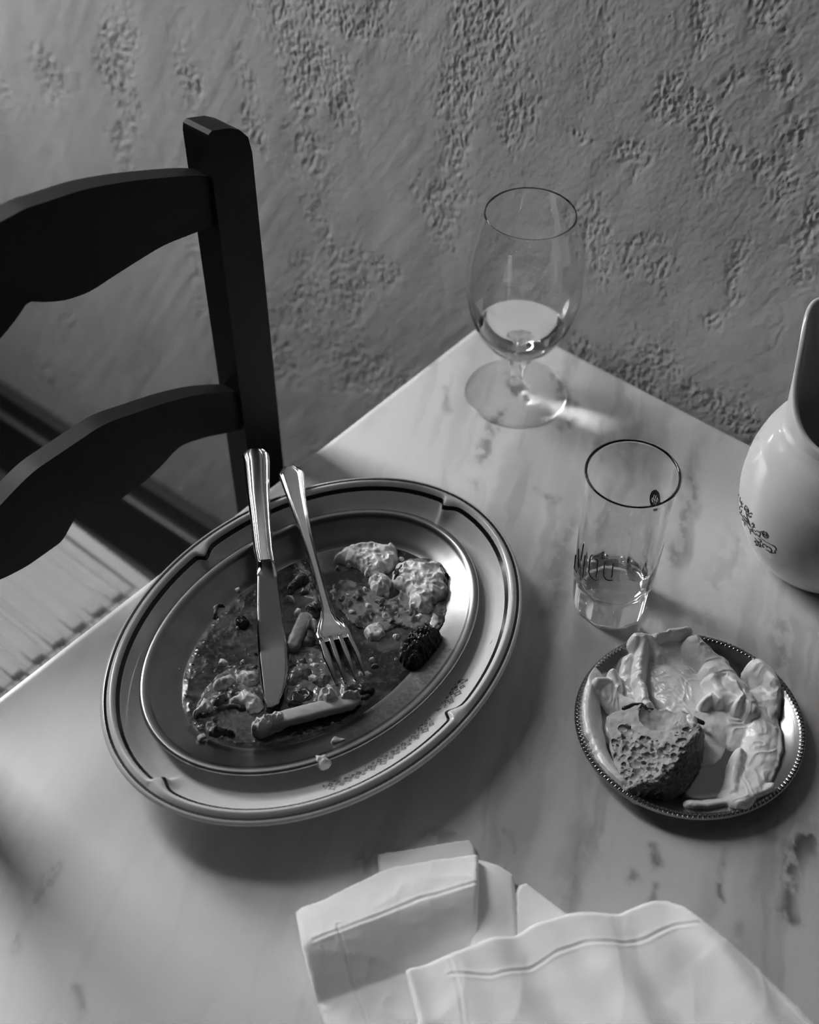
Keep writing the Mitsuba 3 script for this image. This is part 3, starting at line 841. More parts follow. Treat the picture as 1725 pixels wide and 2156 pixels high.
def uv_on(px, fr):
    o, a, w, h, L = fr
    P = onplane(px, h, o @ h) - o
    return np.stack([P @ a, P @ w], 1)


kn = thing('knife', 'steel table knife with fluted handle lying across the tray, left of the fork', 'knife')
KF = frame_of(at([[541, 950]], TOP + .0480)[0], at([[577, 1490]], TOP + .0212)[0])
kl = uv_on([(509, 962), (513, 975), (520, 1040), (528, 1100), (535, 1160), (541, 1190), (540, 1215), (539, 1280), (541, 1340), (546, 1400), (552, 1450), (557, 1480)], KF)
kr = uv_on([(567, 962), (568, 975), (568, 1040), (571, 1100), (576, 1160), (582, 1190), (586, 1215), (596, 1280), (603, 1340), (606, 1390), (605, 1418), (602, 1440), (597, 1458), (590, 1474)], KF)
end = uv_on([(509, 962), (517, 951), (530, 947), (556, 947), (567, 962)], KF)
tip = uv_on([(557, 1480), (561, 1490), (574, 1491), (590, 1474)], KF)
sh0 = uv_on([(541, 1188)], KF)[0, 0]


def edge_at(e, s):
    o = np.argsort(e[:, 0])
    return np.interp(s, e[o, 0], e[o, 1])


def section(fr, s, wl, wr, zf, n=48):
    """One ring: top and bottom from left to right; zf(t) gives (top, bottom) heights for t in [-1, 1]."""
    o, a, w, h, L = fr
    t = -np.cos(np.linspace(0, np.pi, n))
    zt, zb = zf(t)
    ww = (wl + wr) / 2 + t * (wr - wl) / 2
    top = o + s * a + ww[:, None] * w + zt[:, None] * h
    bot = o + s * a + ww[::-1][:, None] * w + zb[::-1][:, None] * h
    return np.vstack([top, bot[1:-1]])


def fluted(th):
    def f(t):
        b = np.sqrt(np.clip(1 - np.abs(t) ** 3.2, 0, 1))
        gr = -.28 * (np.exp(-((np.abs(t) - .50) / .045) ** 2) + np.exp(-((np.abs(t) - .74) / .045) ** 2))
        return th * (b + gr * b), -th * b
    return f


Pk = []
s_end = float(np.mean(end[2:4, 0]))
for s in np.linspace(s_end + .0002, sh0, 60):
    lo = min(kl[:, 0].min(), kr[:, 0].min())
    wl, wr = edge_at(kl, max(s, kl[0, 0])), edge_at(kr, max(s, kr[0, 0]))
    c, hw = (wl + wr) / 2, (wr - wl) / 2
    e = np.clip((s - s_end) / .0050, 0, 1)
    sc = .52 + .48 * e
    th = .0040 * (1 - .25 * (s - s_end) / (sh0 - s_end)) * min(1, .45 + .55 * np.clip((s - s_end) / .002, 0, 1))
    Pk.append(section(KF, s, c - hw * sc, c + hw * sc, fluted(th)))
m = rings(Pk, cap0=True, cap1=True)
if m.volume < 0:
    m.invert()
put(kn + '__handle', m, 'cutlery_steel', 35)
Pb = []
s_tip = float(tip[1:3, 0].mean())
for s in np.r_[np.linspace(sh0, sh0 + .012, 16), np.linspace(sh0 + .0125, s_tip, 60)]:
    if s <= kl[:, 0].max():
        wl = edge_at(kl, s)
    else:
        wl = np.interp(s, [kl[-1, 0], s_tip], [kl[-1, 1], tip[1, 1]])
    if s <= kr[-1, 0]:
        wr = edge_at(kr, s)
    else:
        u = (s - kr[-1, 0]) / (s_tip - kr[-1, 0])
        wr = kr[-1, 1] + (tip[2, 1] - kr[-1, 1]) * (1 - math.sqrt(max(0, 1 - u * u)))
    q = np.clip((s - sh0) / .012, 0, 1)
    th = .0036 * (1 - q) ** 1.4 + .0011

    def zf(t, th=th, q=q):
        flat = th * np.clip((1 - np.abs(t)) / (.16 if q > .9 else .5), 0, 1) ** (.6)
        return flat + .0001, -flat - .0001
    rr = section(KF, s, wl, wr, zf, 40)
    axis = KF[0] + s * KF[1] + (wl + wr) / 2 * KF[2]
    tw = math.radians(25 * (1 - np.clip((s - sh0 - .045) / .02, 0, 1)) + 3) * (1 if uv_on([(600, 1300)], KF)[0, 1] > uv_on([(550, 1300)], KF)[0, 1] else -1) * q
    dw, dh = (rr - axis) @ KF[2], (rr - axis) @ KF[3]
    rr = axis + ((rr - axis) @ KF[1])[:, None] * KF[1] + (dw * math.cos(tw) + dh * math.sin(tw))[:, None] * KF[2] + (dh * math.cos(tw) - dw * math.sin(tw))[:, None] * KF[3]
    Pb.append(rr)
m = rings(Pb, cap0=True, cap1=True)
if m.volume < 0:
    m.invert()
put(kn + '__blade', m, 'blade_steel', 22)
# collar line between handle and blade
cs = uv_on([(541, 1193), (585, 1193)], KF)
Pc = [section(KF, s, edge_at(kl, s) + .0 * 1, edge_at(kr, s), lambda t, k=k: (k * np.sqrt(np.clip(1 - t ** 4, 0, 1)), -k * np.sqrt(np.clip(1 - t ** 4, 0, 1))), 32) for s, k in ((sh0 - .0004, .0030), (sh0, .0044), (sh0 + .0014, .0044), (sh0 + .0018, .0030))]
m = rings(Pc, cap0=True, cap1=True)
if m.volume < 0:
    m.invert()
put(kn + '__collar', m, 'cutlery_steel', 35)
tx = text_mesh('STAINLESS', .0013, .00006)
o, a, w, h, L = KF
q0 = uv_on([(558, 1350)], KF)[0]
wx = w if (uv_on([(600, 1300)], KF)[0, 1] > uv_on([(550, 1300)], KF)[0, 1]) else -w
v = tx.vertices
put(kn + '__lettering', trimesh.Trimesh(o + (q0[0] - v[:, :1]) * a + q0[1] * w - v[:, 1:2] * wx + (.00125 + v[:, 2:]) * h, tx.faces, process=False), 'engraving', label='small engraved word STAINLESS')

# ------------------------------------------------------------------ fork
fk = thing('fork', 'steel table fork with fluted handle resting tines down in the tray', 'fork')
FF = frame_of(at([[613, 984]], TOP + .0445)[0], at([[738, 1432]], TOP + .0206)[0])
fl_ = uv_on([(586, 1001), (600, 1040), (617, 1085), (634, 1130), (648, 1170), (659, 1205), (668, 1240), (674, 1265), (676, 1280), (672, 1300), (666, 1318), (664, 1332), (671, 1348), (672, 1362)], FF)
fr_ = uv_on([(641, 1001), (644, 1040), (650, 1085), (658, 1130), (668, 1170), (678, 1205), (688, 1240), (696, 1265), (704, 1282), (715, 1297), (727, 1308), (735, 1322), (741, 1338), (745, 1352)], FF)
L = FF[4]
s_rim = uv_on([(632, 1105)], FF)[0, 0]
sT = uv_on([(700, 1352)], FF)[0, 0]                     # root of the tines


def fork_z(s):
    """Arch of the fork along its length, relative to the line from handle end to tips."""
    kx = [0, .25 * L, s_rim, .62 * L, .73 * L, sT - .006, sT - .001, sT + .004, .5 * (sT + L), L]
    kz = [.0000, .0012, .0010, -.0028, -.0036, -.0014, .0012, .0014, .0016, .0000]
    from scipy.interpolate import PchipInterpolator
    return PchipInterpolator(kx, kz)(s)


def beaded(th):
    def f(t):
        b = np.clip((1 - np.abs(t)) / .10, 0, 1) ** .5
        bead = .75 * np.exp(-((np.abs(t) - .86) / .07) ** 2) + .45 * np.exp(-((np.abs(t) - .64) / .05) ** 2)
        return th * b * (.35 + 1.2 * bead), -th * .8 * b
    return f


Pf = []
s0f = float(uv_on([(612, 983)], FF)[0, 0])
for s in np.linspace(s0f, sT, 90):
    wl, wr = edge_at(fl_, max(s, fl_[0, 0])), edge_at(fr_, max(s, fr_[0, 0]))
    c, hw = (wl + wr) / 2, (wr - wl) / 2
    e = np.clip((s - s0f) / .0055, 0, 1)
    hw = hw * (.42 + .58 * e)
    q = np.clip((s - .70 * L) / (.1 * L), 0, 1)
    th = .0021 * (1 - q) + .0010 * q
    f0, f1 = beaded(th), (lambda t, th=th: (th * np.clip((1 - np.abs(t)) / .1, 0, 1) ** .5, -th * np.clip((1 - np.abs(t)) / .1, 0, 1) ** .5))
    dz = float(fork_z(s))

    def zf(t, q=q, dz=dz, f0=f0, f1=f1):
        a0, b0 = f0(t); a1, b1 = f1(t)
        return a0 * (1 - q) + a1 * q + dz, b0 * (1 - q) + b1 * q + dz
    Pf.append(section(FF, s, c - hw, c + hw, zf, 44))
m = rings(Pf, cap0=True, cap1=True)
if m.volume < 0:
    m.invert()
put(fk + '__handle', m, 'cutlery_steel', 35)
roots = [((672, 1356), (685, 1354)), ((692, 1352), (704, 1350)), ((712, 1348), (724, 1346)), ((732, 1345), (744, 1350))]
tips = [(709, 1442), (727, 1438), (748, 1431), (767, 1422)]
mids = [((682, 1392), (698, 1386)), ((704, 1388), (715, 1384)), ((725, 1382), (737, 1378)), ((748, 1380), (758, 1376))]
for (ra, rb), (ma, mb), tp in zip(roots, mids, tips):
    r2 = uv_on([ra, rb, ma, mb, (tp[0] - 2, tp[1]), (tp[0] + 2.5, tp[1])], FF)
    Pt = []
    sr, smid, st = r2[0:2, 0].mean(), r2[2:4, 0].mean(), r2[4:, 0].mean()
    for s in np.linspace(sr - .004, st, 26):
        wl = np.interp(s, [sr, smid, st], [r2[0, 1], r2[2, 1], r2[4, 1]])
        wr = np.interp(s, [sr, smid, st], [r2[1, 1], r2[3, 1], r2[5, 1]])
        dz = float(fork_z(min(s, L)))
        th = .0011 * (1 - .4 * np.clip((s - sr) / (st - sr), 0, 1))
        Pt.append(section(FF, s, wl, wr, lambda t, th=th, dz=dz: (dz + th * np.clip((1 - np.abs(t)) / .35, 0, 1) ** .5, dz - th * np.clip((1 - np.abs(t)) / .35, 0, 1) ** .5), 16))
    m = rings(Pt, cap0=True, cap1=True)
    if m.volume < 0:
        m.invert()
    put(fk + '__tine', m, 'blade_steel', 40)

# ------------------------------------------------------------------ stemmed glass
WG = np.array([.0822, .738, TOP])
wg = thing('wine_glass', 'stemmed tulip glass with a little clear drink at the far corner of the table', 'wine glass')
foot = [(0, .0004), (.030, .0004), (.0385, .0003), (.0396, .0009), (.0396, .0014), (.0386, .0020), (.028, .0034), (.014, .0056), (.0075, .0085), (.0052, .012)]
stem = [(.0052, .012), (.0046, .016), (.0044, .022), (.0050, .027), (.0068, .0295), (.0066, .0315), (.0052, .034), (.0060, .0375)]
bowl_out = smooth_profile([(.0060, .0375), (.0105, .0405), (.0165, .0448), (.0235, .0515), (.0300, .0600), (.0355, .0712), (.0398, .0865), (.0422, .1050), (.0413, .1230), (.0375, .1430), (.0317, .1637)], 70)
bowl_in = smooth_profile([(.0308, .1635), (.0365, .1430), (.0403, .1230), (.0412, .1050), (.0388, .0870), (.0345, .0725), (.0288, .0618), (.0222, .0535), (.0150, .0472), (.008, .0440), (0.0, .0430)], 90)
LV = .0672
put(wg + '__foot', lathe(foot, WG, 96, cap0=False), 'glass', 30)
put(wg + '__stem', lathe(smooth_profile(stem, 24), WG, 48), 'glass', True)
dry = [p for p in bowl_in if p[1] > LV]
rL = float(np.interp(LV, bowl_in[::-1, 1], bowl_in[::-1, 0]))
wet = [(rL, LV)] + [tuple(p) for p in bowl_in if p[1] < LV]
rim = [(.0317, .1637), (.0315, .1642), (.03125, .1644), (.0310, .1642), (.0308, .1635)]
bowl = [tuple(p) for p in bowl_out] + rim[1:-1] + [tuple(p) for p in dry] + [(rL, LV)]
put(wg + '__bowl', lathe(bowl, WG, 128), 'glass', True)
dk = thing('drink', 'clear drink filling the bottom of the stemmed glass', 'drink')
put(dk + '__body', lathe(wet, WG, 96), 'liquid_contact', True)
men = [(rL, LV)] + [(rL - .0004, LV - .0006), (rL - .0012, LV - .0010), (rL * .5, LV - .0011), (0, LV - .0011)]
put(dk + '__surface', lathe(men, WG, 96), 'liquid_top', True)

# ------------------------------------------------------------------ tumbler
TU = np.array([.1335, .531, TOP])
tu = thing('tumbler', 'clear glass tumbler with faceted foot and black lettering right of the platter', 'glass')
NT = 160
aT = np.arange(NT) / NT * 2 * np.pi


def tum_r(z):
    return np.interp(z, [0, .0015, .030, .122], [.0236, .0245, .0258, .0289])


def tum_ring(z, r=None, facet=None):
    r = tum_r(z) if r is None else r
    k = np.clip((.034 - z) / .008, 0, 1) if facet is None else facet
    seg = 2 * np.pi / 10
    poly = np.cos(seg / 2) / np.cos((aT + .2) % seg - seg / 2)
    rr = r * (1 - k + k * poly * 1.015)
    return np.column_stack([TU[0] + rr * np.cos(aT), TU[1] + rr * np.sin(aT), np.full(NT, TU[2] + z)])


basep = [tum_ring(.0003, .0001), tum_ring(.0003, .018, 1), tum_ring(.0003, .0225, 1), tum_ring(.0012, .0240, 1)] + [tum_ring(z) for z in np.linspace(.002, .034, 18)]
put(tu + '__faceted_foot', rings(basep), 'glass', 18, label='thick ten-sided glass foot')
wall = [tum_ring(z) for z in np.linspace(.034, .1212, 30)] + [tum_ring(.1218, .0287), tum_ring(.1220, .0282), tum_ring(.1218, .0276), tum_ring(.1212, .0272)]
inner = smooth_profile([(.0271, .1205), (.0268, .110), (.0252, .060), (.0238, .034), (.0228, .0265), (.0205, .0222), (.015, .0200), (.0075, .0192), (0.00005, .0190)], 60)
wall += [tum_ring(z, r, .35 * np.clip((.05 - z) / .02, 0, 1) * np.clip((z - .021) / .005, 0, 1)) for r, z in inner]
put(tu + '__wall', rings(wall), 'glass', True)


def hit_lathe(px, c, rf, zmax, far=False, eps=0.0):
    """Where the camera rays meet a turned surface of radius rf(z) (first or last crossing)."""
    out = []
    for d in rays(px):
        lam = np.linspace(.35, 1.4, 6000)
        P = EYE + lam[:, None] * d
        ins = (np.hypot(P[:, 0] - c[0], P[:, 1] - c[1]) < rf(P[:, 2] - c[2]) + eps) & (P[:, 2] - c[2] < zmax) & (P[:, 2] > c[2])
        i = np.nonzero(ins)[0]
        if len(i):
            out.append(P[i[-1] if far else i[0]])
    return np.array(out)


ct = lambda pts: [(1190 + x / 12.32, 1090 + y / 12.32) for x, y in pts]
strokes = [[(1035, 1155), (1015, 1300), (1000, 1440), (1010, 1530), (1060, 1600), (1140, 1630), (1230, 1622)], [(1250, 1200), (1230, 1380), (1210, 1545)],
           [(710, 965), (665, 1000), (640, 1150), (620, 1420), (650, 1510), (730, 1595), (820, 1622)], [(765, 1048), (820, 1075), (850, 1130), (830, 1400), (805, 1535)],
           [(520, 975), (490, 1250), (455, 1555), (540, 1625)], [(485, 680), (410, 1110)], [(350, 810), (345, 1290), (410, 1365)], [(310, 485), (280, 900), (240, 1320), (300, 1410)],
           [(250, 300), (228, 560), (215, 760)], [(195, 780), (190, 1080), (230, 1165)]]
ms = []
for st in strokes:
    q = hit_lathe(resample(ct(st), 1.5), TU, tum_r, .121, eps=.0003)
    if len(q) > 2:
        ms.append(tube(q, .00040, 6))
put(tu + '__lettering', join(*ms), 'black_print', True, label='tall thin black letters round the glass')
bq = hit_lathe([(1386, 1049)], TU, lambda z: tum_r(z), .1215, far=True)[0]
ba, bz = math.atan2(bq[1] - TU[1], bq[0] - TU[0]), bq[2] - TU[2]


def on_tum(u, z, lift):
    r = tum_r(z) + lift
    a = ba + u / .0285
    return np.column_stack([TU[0] + r * np.cos(a), TU[1] + r * np.sin(a), TU[2] + z + a * 0])


g = np.linspace(0, 2 * np.pi, 41)[:-1]
rad = np.linspace(0, 1, 8)
bd = [on_tum(.0052 * q * np.cos(g), bz + .0080 * q * np.sin(g), -.0024) for q in rad[1:]]
bm = rings(bd, cap0=True)
put(tu + '__badge', bm, 'black_print', label='black oval emblem near the rim')
sg = [[(-.0016, .0034), (-.0016, -.0034)], [(.0016, .0034), (.0016, -.0034)], [(-.0028, 0), (.0028, 0)], [(-.0016, .0030), (-.0026, .0022), (-.0028, .0012), (-.0016, 0)], [(.0016, -.0030), (.0026, -.0022), (.0028, -.0012), (.0016, 0)], [(0, .0040), (0, -.0040)]]
put(tu + '__emblem', join(*[tube(np.vstack([on_tum(np.array([u]), bz + v, -.0027) for u, v in resample(q, .0004)]), .00022, 6) for q in sg]), 'white_print', True, label='white monogram on the black oval')

# ------------------------------------------------------------------ pitcher
PI_ = np.array([.2818, .5758, TOP])
pc = thing('pitcher', 'white porcelain pitcher with a black flower spray at the right edge', 'pitcher')
pprof = smooth_profile([(.034, .0), (.0385, .0012), (.0455, .008), (.0545, .022), (.0605, .040), (.0628, .058), (.0618, .076), (.0580, .092), (.0525, .105), (.0485, .1125), (.0470, .119)], 80)
pr_ = lambda z: np.interp(z, pprof[:, 1], pprof[:, 0], right=-1)
NPi = 220
ap = np.arange(NPi) / NPi * 2 * np.pi
SP = math.atan2(.86, -.51)                     # the spout points to the wall
dspt = np.abs((ap - SP + np.pi) % (2 * np.pi) - np.pi)
rise = .052 * np.exp(-(dspt / .95) ** 2.2)
flare = .012 * np.exp(-(dspt / .42) ** 2)
outer = [np.column_stack([PI_[0] + r * np.cos(ap), PI_[1] + r * np.sin(ap), np.full(NPi, TOP + z)]) for r, z in pprof]
neck = []
for u in np.linspace(.05, 1, 16):
    r = .0470 + flare * u ** 1.5 + .0015 * u
    z = .119 + u * (.006 + rise)
    neck.append(np.column_stack([PI_[0] + r * np.cos(ap), PI_[1] + r * np.sin(ap), TOP + z]))
r1, z1 = .0470 + flare + .0015, .125 + rise
lipr = [np.column_stack([PI_[0] + (r1 + dr_) * np.cos(ap), PI_[1] + (r1 + dr_) * np.sin(ap), TOP + z1 + dz_]) for dr_, dz_ in ((-.0002, .0009), (-.0012, .0016), (-.0024, .0016), (-.0036, .0008), (-.0040, -.0006))]
neck_in = []
for u in np.linspace(.95, 0, 12):
    r = .0430 + flare * u ** 1.5 + .0015 * u
    neck_in.append(np.column_stack([PI_[0] + r * np.cos(ap), PI_[1] + r * np.sin(ap), TOP + .119 + u * (.006 + rise)]))
ins = [np.column_stack([PI_[0] + (r - .004) * np.cos(ap), PI_[1] + (r - .004) * np.sin(ap), np.full(NPi, TOP + max(z, .006))]) for r, z in pprof[::-2]]
put(pc + '__body', rings(outer + neck + lipr + neck_in + ins, cap0=True, cap1=True), 'porcelain', True)
cp_ = lambda pts: [(1535 + x / 12.68, 1010 + y / 12.68) for x, y in pts]
fl = [[(150, 430), (180, 560), (250, 780), (330, 920), (430, 1070), (560, 1220), (725, 1385)], [(620, 1300), (660, 1400), (720, 1470), (740, 1440), (830, 1530), (1000, 1650), (1230, 1780), (1275, 1860), (1220, 1900), (1250, 1950), (1190, 1960), (1110, 1940), (1150, 1880), (1110, 1820), (1000, 1750)],
      [(210, 160), (205, 260), (240, 300), (275, 400), (270, 500), (210, 430), (150, 440)], [(205, 300), (240, 380), (200, 400), (250, 440)], [(225, 270), (280, 350), (230, 350)],
      [(310, 470), (305, 560), (340, 640), (370, 750)], [(350, 580), (340, 660), (375, 640)], [(300, 800), (300, 720), (350, 700)], [(340, 790), (350, 870), (310, 860)],
      [(455, 690), (520, 770), (540, 830), (520, 880), (430, 800), (420, 740), (455, 690)], [(440, 720), (500, 840), (530, 800), (450, 780)], [(460, 850), (500, 1000), (540, 1110), (580, 1230)], [(500, 930), (560, 900), (615, 890), (630, 930)], [(520, 960), (620, 990), (560, 1000)],
      [(400, 960), (440, 1010), (480, 1050), (510, 1090)], [(470, 1030), (520, 1070), (500, 1130), (540, 1150), (460, 1090)],
      [(620, 1180), (650, 1150), (670, 1190), (640, 1280)], [(690, 1200), (660, 1250), (700, 1270)], [(745, 1360), (800, 1390), (830, 1400), (900, 1380), (950, 1375), (1010, 1410), (1055, 1490), (1040, 1545), (980, 1550), (920, 1500), (890, 1420), (950, 1375)],
      [(830, 1400), (850, 1440), (820, 1510)], [(930, 1420), (1000, 1450), (1010, 1500), (950, 1490), (930, 1420)], [(960, 1450), (985, 1480)],
      [(360, 1020), (370, 1070), (415, 1100)], [(420, 1130), (430, 1220)], [(430, 1130), (500, 1220), (560, 1320), (640, 1340), (610, 1380)], [(570, 1330), (590, 1440)],
      [(700, 1545), (740, 1600), (800, 1650), (840, 1700), (860, 1800)], [(690, 1620), (730, 1680), (780, 1760), (720, 1740)], [(790, 1560), (840, 1600), (880, 1650), (840, 1660)], [(690, 1650), (760, 1620), (800, 1720), (830, 1790)], [(900, 1690), (980, 1740), (930, 1700), (890, 1760), (940, 1810)], [(1000, 1750), (1030, 1810)], [(1000, 1860), (1070, 1900), (1110, 1950), (1150, 1910)]]
ms = []
for st in fl:
    q = hit_lathe(resample(cp_(st), .8), PI_, pr_, .118, eps=.00005)
    if len(q) > 2:
        q = resample(q, .0007)
        if len(q) > 2:
            ms.append(tube(q, .00048, 6))
put(pc + '__floral_print', join(*ms), 'black_print', True, label='black stitched flower spray')
# handle on the side away from the spout
ha = SP + np.pi
hd = np.array([math.cos(ha), math.sin(ha), 0])
hp = smooth_profile([PI_ + hd * r + Z3 * z for r, z in ((.046, .110), (.062, .117), (.080, .112), (.092, .094), (.092, .070), (.080, .048), (.058, .036))], 40)
put(pc + '__handle', tube(hp, .0058, 14), 'porcelain', True)

# ------------------------------------------------------------------ silver dish
DC = np.array([.1697, .4278]); DR = .0678
ds = thing('dish', 'round silver dish with notched rim holding whipped cream and bread', 'dish')
ND = 1500
ad = np.arange(ND) / ND * 2 * np.pi


def dish_ring(r, z, rib=0.0):
    lob = np.clip(1.35 * np.abs(np.sin(ad * 75 + (r - .066) * 700)), 0, 1)      # 150 slanted ribs
    rr = r + 0 * ad
    q = np.stack([rr * np.cos(ad) * 1.022, rr * np.sin(ad) * .973], 1) @ rot(math.radians(9.6)).T
    return np.column_stack([DC[0] + q[:, 0], DC[1] + q[:, 1], TOP + z + rib * lob])


def dish_solid(rows):
    return rings([dish_ring(*q) for q in rows])


put(ds + '__bowl', dish_solid([(.0001, .0004), (.040, .0004), (.044, .0012), (.053, .0062), (.0618, .0110), (.0628, .0122), (.0615, .0124), (.0585, .0100), (.0540, .0066), (.0490, .0038), (.044, .0028), (.0001, .0028)]), 'dish_silver', 50)
put(ds + '__notched_rim', dish_solid([(.0610, .0108, 0), (.0664, .0104, 0), (.0678, .0112, .0001), (.0680, .0122, .0004), (.0675, .0130, .0008), (.0664, .0136, .0010), (.0652, .0138, .0007), (.0646, .0136, .0001), (.0640, .0134, 0), (.0630, .0130, 0), (.0618, .0124, 0)]), 'dish_silver', 40, label='rim of small raised lobes')

DZ = TOP + .0028


def at_d(pts, z=.004):
    return at(pts, DZ + z)[:, :2]


strokes_c = [  # pixel path, radius in metres, height
    ([(1248, 1440), (1243, 1500), (1252, 1560), (1272, 1615), (1300, 1660)], .0062, .0050),
    ([(1280, 1455), (1300, 1475), (1335, 1500)], .0085, .0110), ([(1262, 1452), (1275, 1448)], .0042, .0120), ([(1290, 1430), (1300, 1450)], .0050, .0120),
    ([(1350, 1372), (1346, 1400), (1346, 1440), (1352, 1475), (1362, 1492)], .0052, .0140), ([(1335, 1370), (1362, 1366), (1385, 1385)], .0055, .0125), ([(1325, 1400), (1322, 1440), (1335, 1470)], .0060, .0075),
    ([(1400, 1395), (1420, 1430), (1450, 1480), (1460, 1520)], .0190, .0070),
    ([(1460, 1375), (1490, 1395), (1510, 1410)], .0088, .0130), ([(1505, 1415), (1530, 1430), (1552, 1455)], .0088, .0175), ([(1540, 1440), (1570, 1470), (1580, 1500)], .0075, .0165), ([(1500, 1440), (1520, 1470), (1560, 1492)], .0065, .0150),
    ([(1480, 1488), (1492, 1470), (1508, 1480)], .0042, .0150), ([(1545, 1450), (1560, 1478), (1550, 1492)], .0035, .0185),
    ([(1500, 1525), (1530, 1515), (1550, 1530)], .0150, .0072),
    ([(1590, 1425), (1612, 1450), (1618, 1500)], .0080, .0090), ([(1592, 1480), (1602, 1530), (1598, 1590), (1580, 1640), (1550, 1680)], .0105, .0100), ([(1560, 1590), (1548, 1630), (1540, 1670)], .0050, .0125), ([(1615, 1520), (1620, 1580), (1600, 1640)], .0075, .0060),
    ([(1450, 1700), (1510, 1698), (1570, 1690), (1615, 1672)], .0040, .0060), ([(1378, 1362), (1410, 1354), (1440, 1352)], .0035, .0100), ([(1330, 1530), (1400, 1560), (1470, 1560)], .0160, .0050)]
SC = []
for pth, r, h in strokes_c:
    q = resample(at(pth, DZ + h * .6)[:, :2], .0008)
    SC.append((cKDTree(q), r, h))


def cream_h(A, d):
    p = P3(A)
    wv = 0.0034 * (np.stack([vfbm(p * 105, 3, 3), vfbm(p * 105, 3, 4)], 1) - .5)
    z = np.zeros(len(A)) - .0005
    for tr_, r, h in SC:
        dd = tr_.query(A + wv)[0]
        b = h * np.sqrt(np.clip(1 - (dd / r) ** 2, 0, 1)) - .0005 * (dd >= r)
        k_ = .0022
        hh = np.clip(.5 + .5 * (b - z) / k_, 0, 1)
        z = z * (1 - hh) + b * hh + k_ * hh * (1 - hh) * (b > 0)
    # streaks drawn by the knife through the middle
    u = (A - at_d([(1420, 1440)])[0]) @ np.array([.80, .60])
    v = (A - at_d([(1420, 1440)])[0]) @ np.array([-.60, .80])
    m_ = np.exp(-(u / .011) ** 2 - (v / .017) ** 2)
    z = z + m_ * .0011 * (vfbm(np.column_stack([u * 900, v * 40, u * 0]), 2, 6) - .5)
    fold = 1 - np.abs(2 * vnoise(p * np.array([110, 75, 1]) + 3 * vnoise(p * 90, 4)[:, None], 11) - 1)
    z = z + (.0008 * fold ** 3 + .0008 * (vfbm(p * 260, 3, 9) - .5)) * np.clip((z - .004) / .003, 0, 1)
    rr = np.hypot(A[:, 0] - DC[0], A[:, 1] - DC[1])
    bowl = np.interp(rr, [0, .044, .049, .054, .0585, .0615, .066], [.0, .0, .0010, .0038, .0072, .0096, .0110])
    return DZ + np.maximum(z, -.0008) + bowl


cream = sheet(np.column_stack([DC[0] + .0655 * np.cos(g), DC[1] + .0655 * np.sin(g)]), cream_h, .00055)
cv = cream.vertices
over = cv[:, 2] - DZ - np.interp(np.hypot(cv[:, 0] - DC[0], cv[:, 1] - DC[1]), [0, .044, .049, .054, .0585, .0615, .066], [.0, .0, .0010, .0038, .0072, .0096, .0110])
cream = trimesh.Trimesh(cv, cream.faces[(over[cream.faces] > 0).any(1) & (over[cream.faces] > -.005).all(1)], process=False)
cream.remove_unreferenced_vertices()
one('whipped_cream', 'thick white whipped cream swirled in the silver dish', 'cream', cream, 'cream', True)
for lab, pth in (('black curled sliver on the cream left of the bread', [(1310, 1491), (1320, 1490), (1335, 1485), (1356, 1484)]), ('black sliver behind the bread towards the cream pool', [(1432, 1500), (1450, 1508), (1484, 1524)])):
    q = at(pth, DZ + .0135)
    q[0, 2] -= .001
    one('black_sliver', lab, 'garnish', tube(smooth_profile(q, 16), np.r_[.0005, np.full(14, .0014), .0008], 8), 'pod', True)

# bread: a torn piece, hollow on top, crumb full of holes, crust on the lower right
low = [(1290, 1560), (1300, 1620), (1312, 1672), (1345, 1690), (1395, 1688), (1440, 1660), (1475, 1600), (1478, 1560), (1400, 1540), (1320, 1545)]
top = [((1284, 1512), .012), ((1300, 1600), .012), ((1322, 1660), .013), ((1395, 1625), .024), ((1440, 1575), .029), ((1472, 1532), .027), ((1440, 1505), .026), ((1375, 1480), .022), ((1345, 1500), .016), ((1318, 1522), .013)]
pts = [np.r_[p] for p in at(low, DZ + .0035)] + [at([p], DZ + z)[0] for p, z in top]
sph = m3.Manifold.sphere(.0018, 10)
bh = m3.Manifold.batch_hull([sph.translate(p.tolist()) for p in pts])


def ell(c, r):
    return m3.Manifold.sphere(1.0, 24).scale([float(x) for x in r]).translate([float(x) for x in c])


cut = [ell(at([(1388, 1492)], DZ + .0275)[0], (.0135, .0150, .0125))]
cut.append(ell(at([(1322, 1545)], DZ + .0205)[0], (.0050, .0100, .0060)))
# the crumb face falls from the ridge to the left edge
cut.append(ell(at([(1345, 1590)], DZ + .0265)[0], (.0140, .0220, .0090)))
bread = bh - m3.Manifold.batch_boolean(cut, m3.OpType.Add)
holes = []
face = [(1292 + 165 * RNG.random(), 1530 + 135 * RNG.random()) for _ in range(340)]
face = [q for q in face if math.hypot(q[0] - 1388, q[1] - 1508) > 52]
bm_ = bread.to_mesh()
tmb = trimesh.Trimesh(np.asarray(bm_.vert_properties)[:, :3], bm_.tri_verts, process=False)
d = rays(face)
loc, ir, _ = tmb.ray.intersects_location(np.repeat(EYE[None], len(d), 0), d, multiple_hits=False)
for p in loc:
    r = .0006 + .0013 * RNG.random() ** 3
    holes.append(ell(p - [0, 0, r * .3], (r * (1 + .9 * RNG.random()), r * (.8 + 1.0 * RNG.random()), r)))
for px_, r in (((1345, 1623), .0034), ((1402, 1598), .0030), ((1318, 1578), .0026), ((1328, 1600), .0022), ((1390, 1585), .0028), ((1375, 1570), .0016), ((1352, 1573), .0018), ((1425, 1523), .0016)):
    l2, _, _ = tmb.ray.intersects_location(EYE[None], rays([px_]), multiple_hits=False)
    if len(l2):
        holes.append(ell(l2[0], (r, r * 1.1, r * .9)))
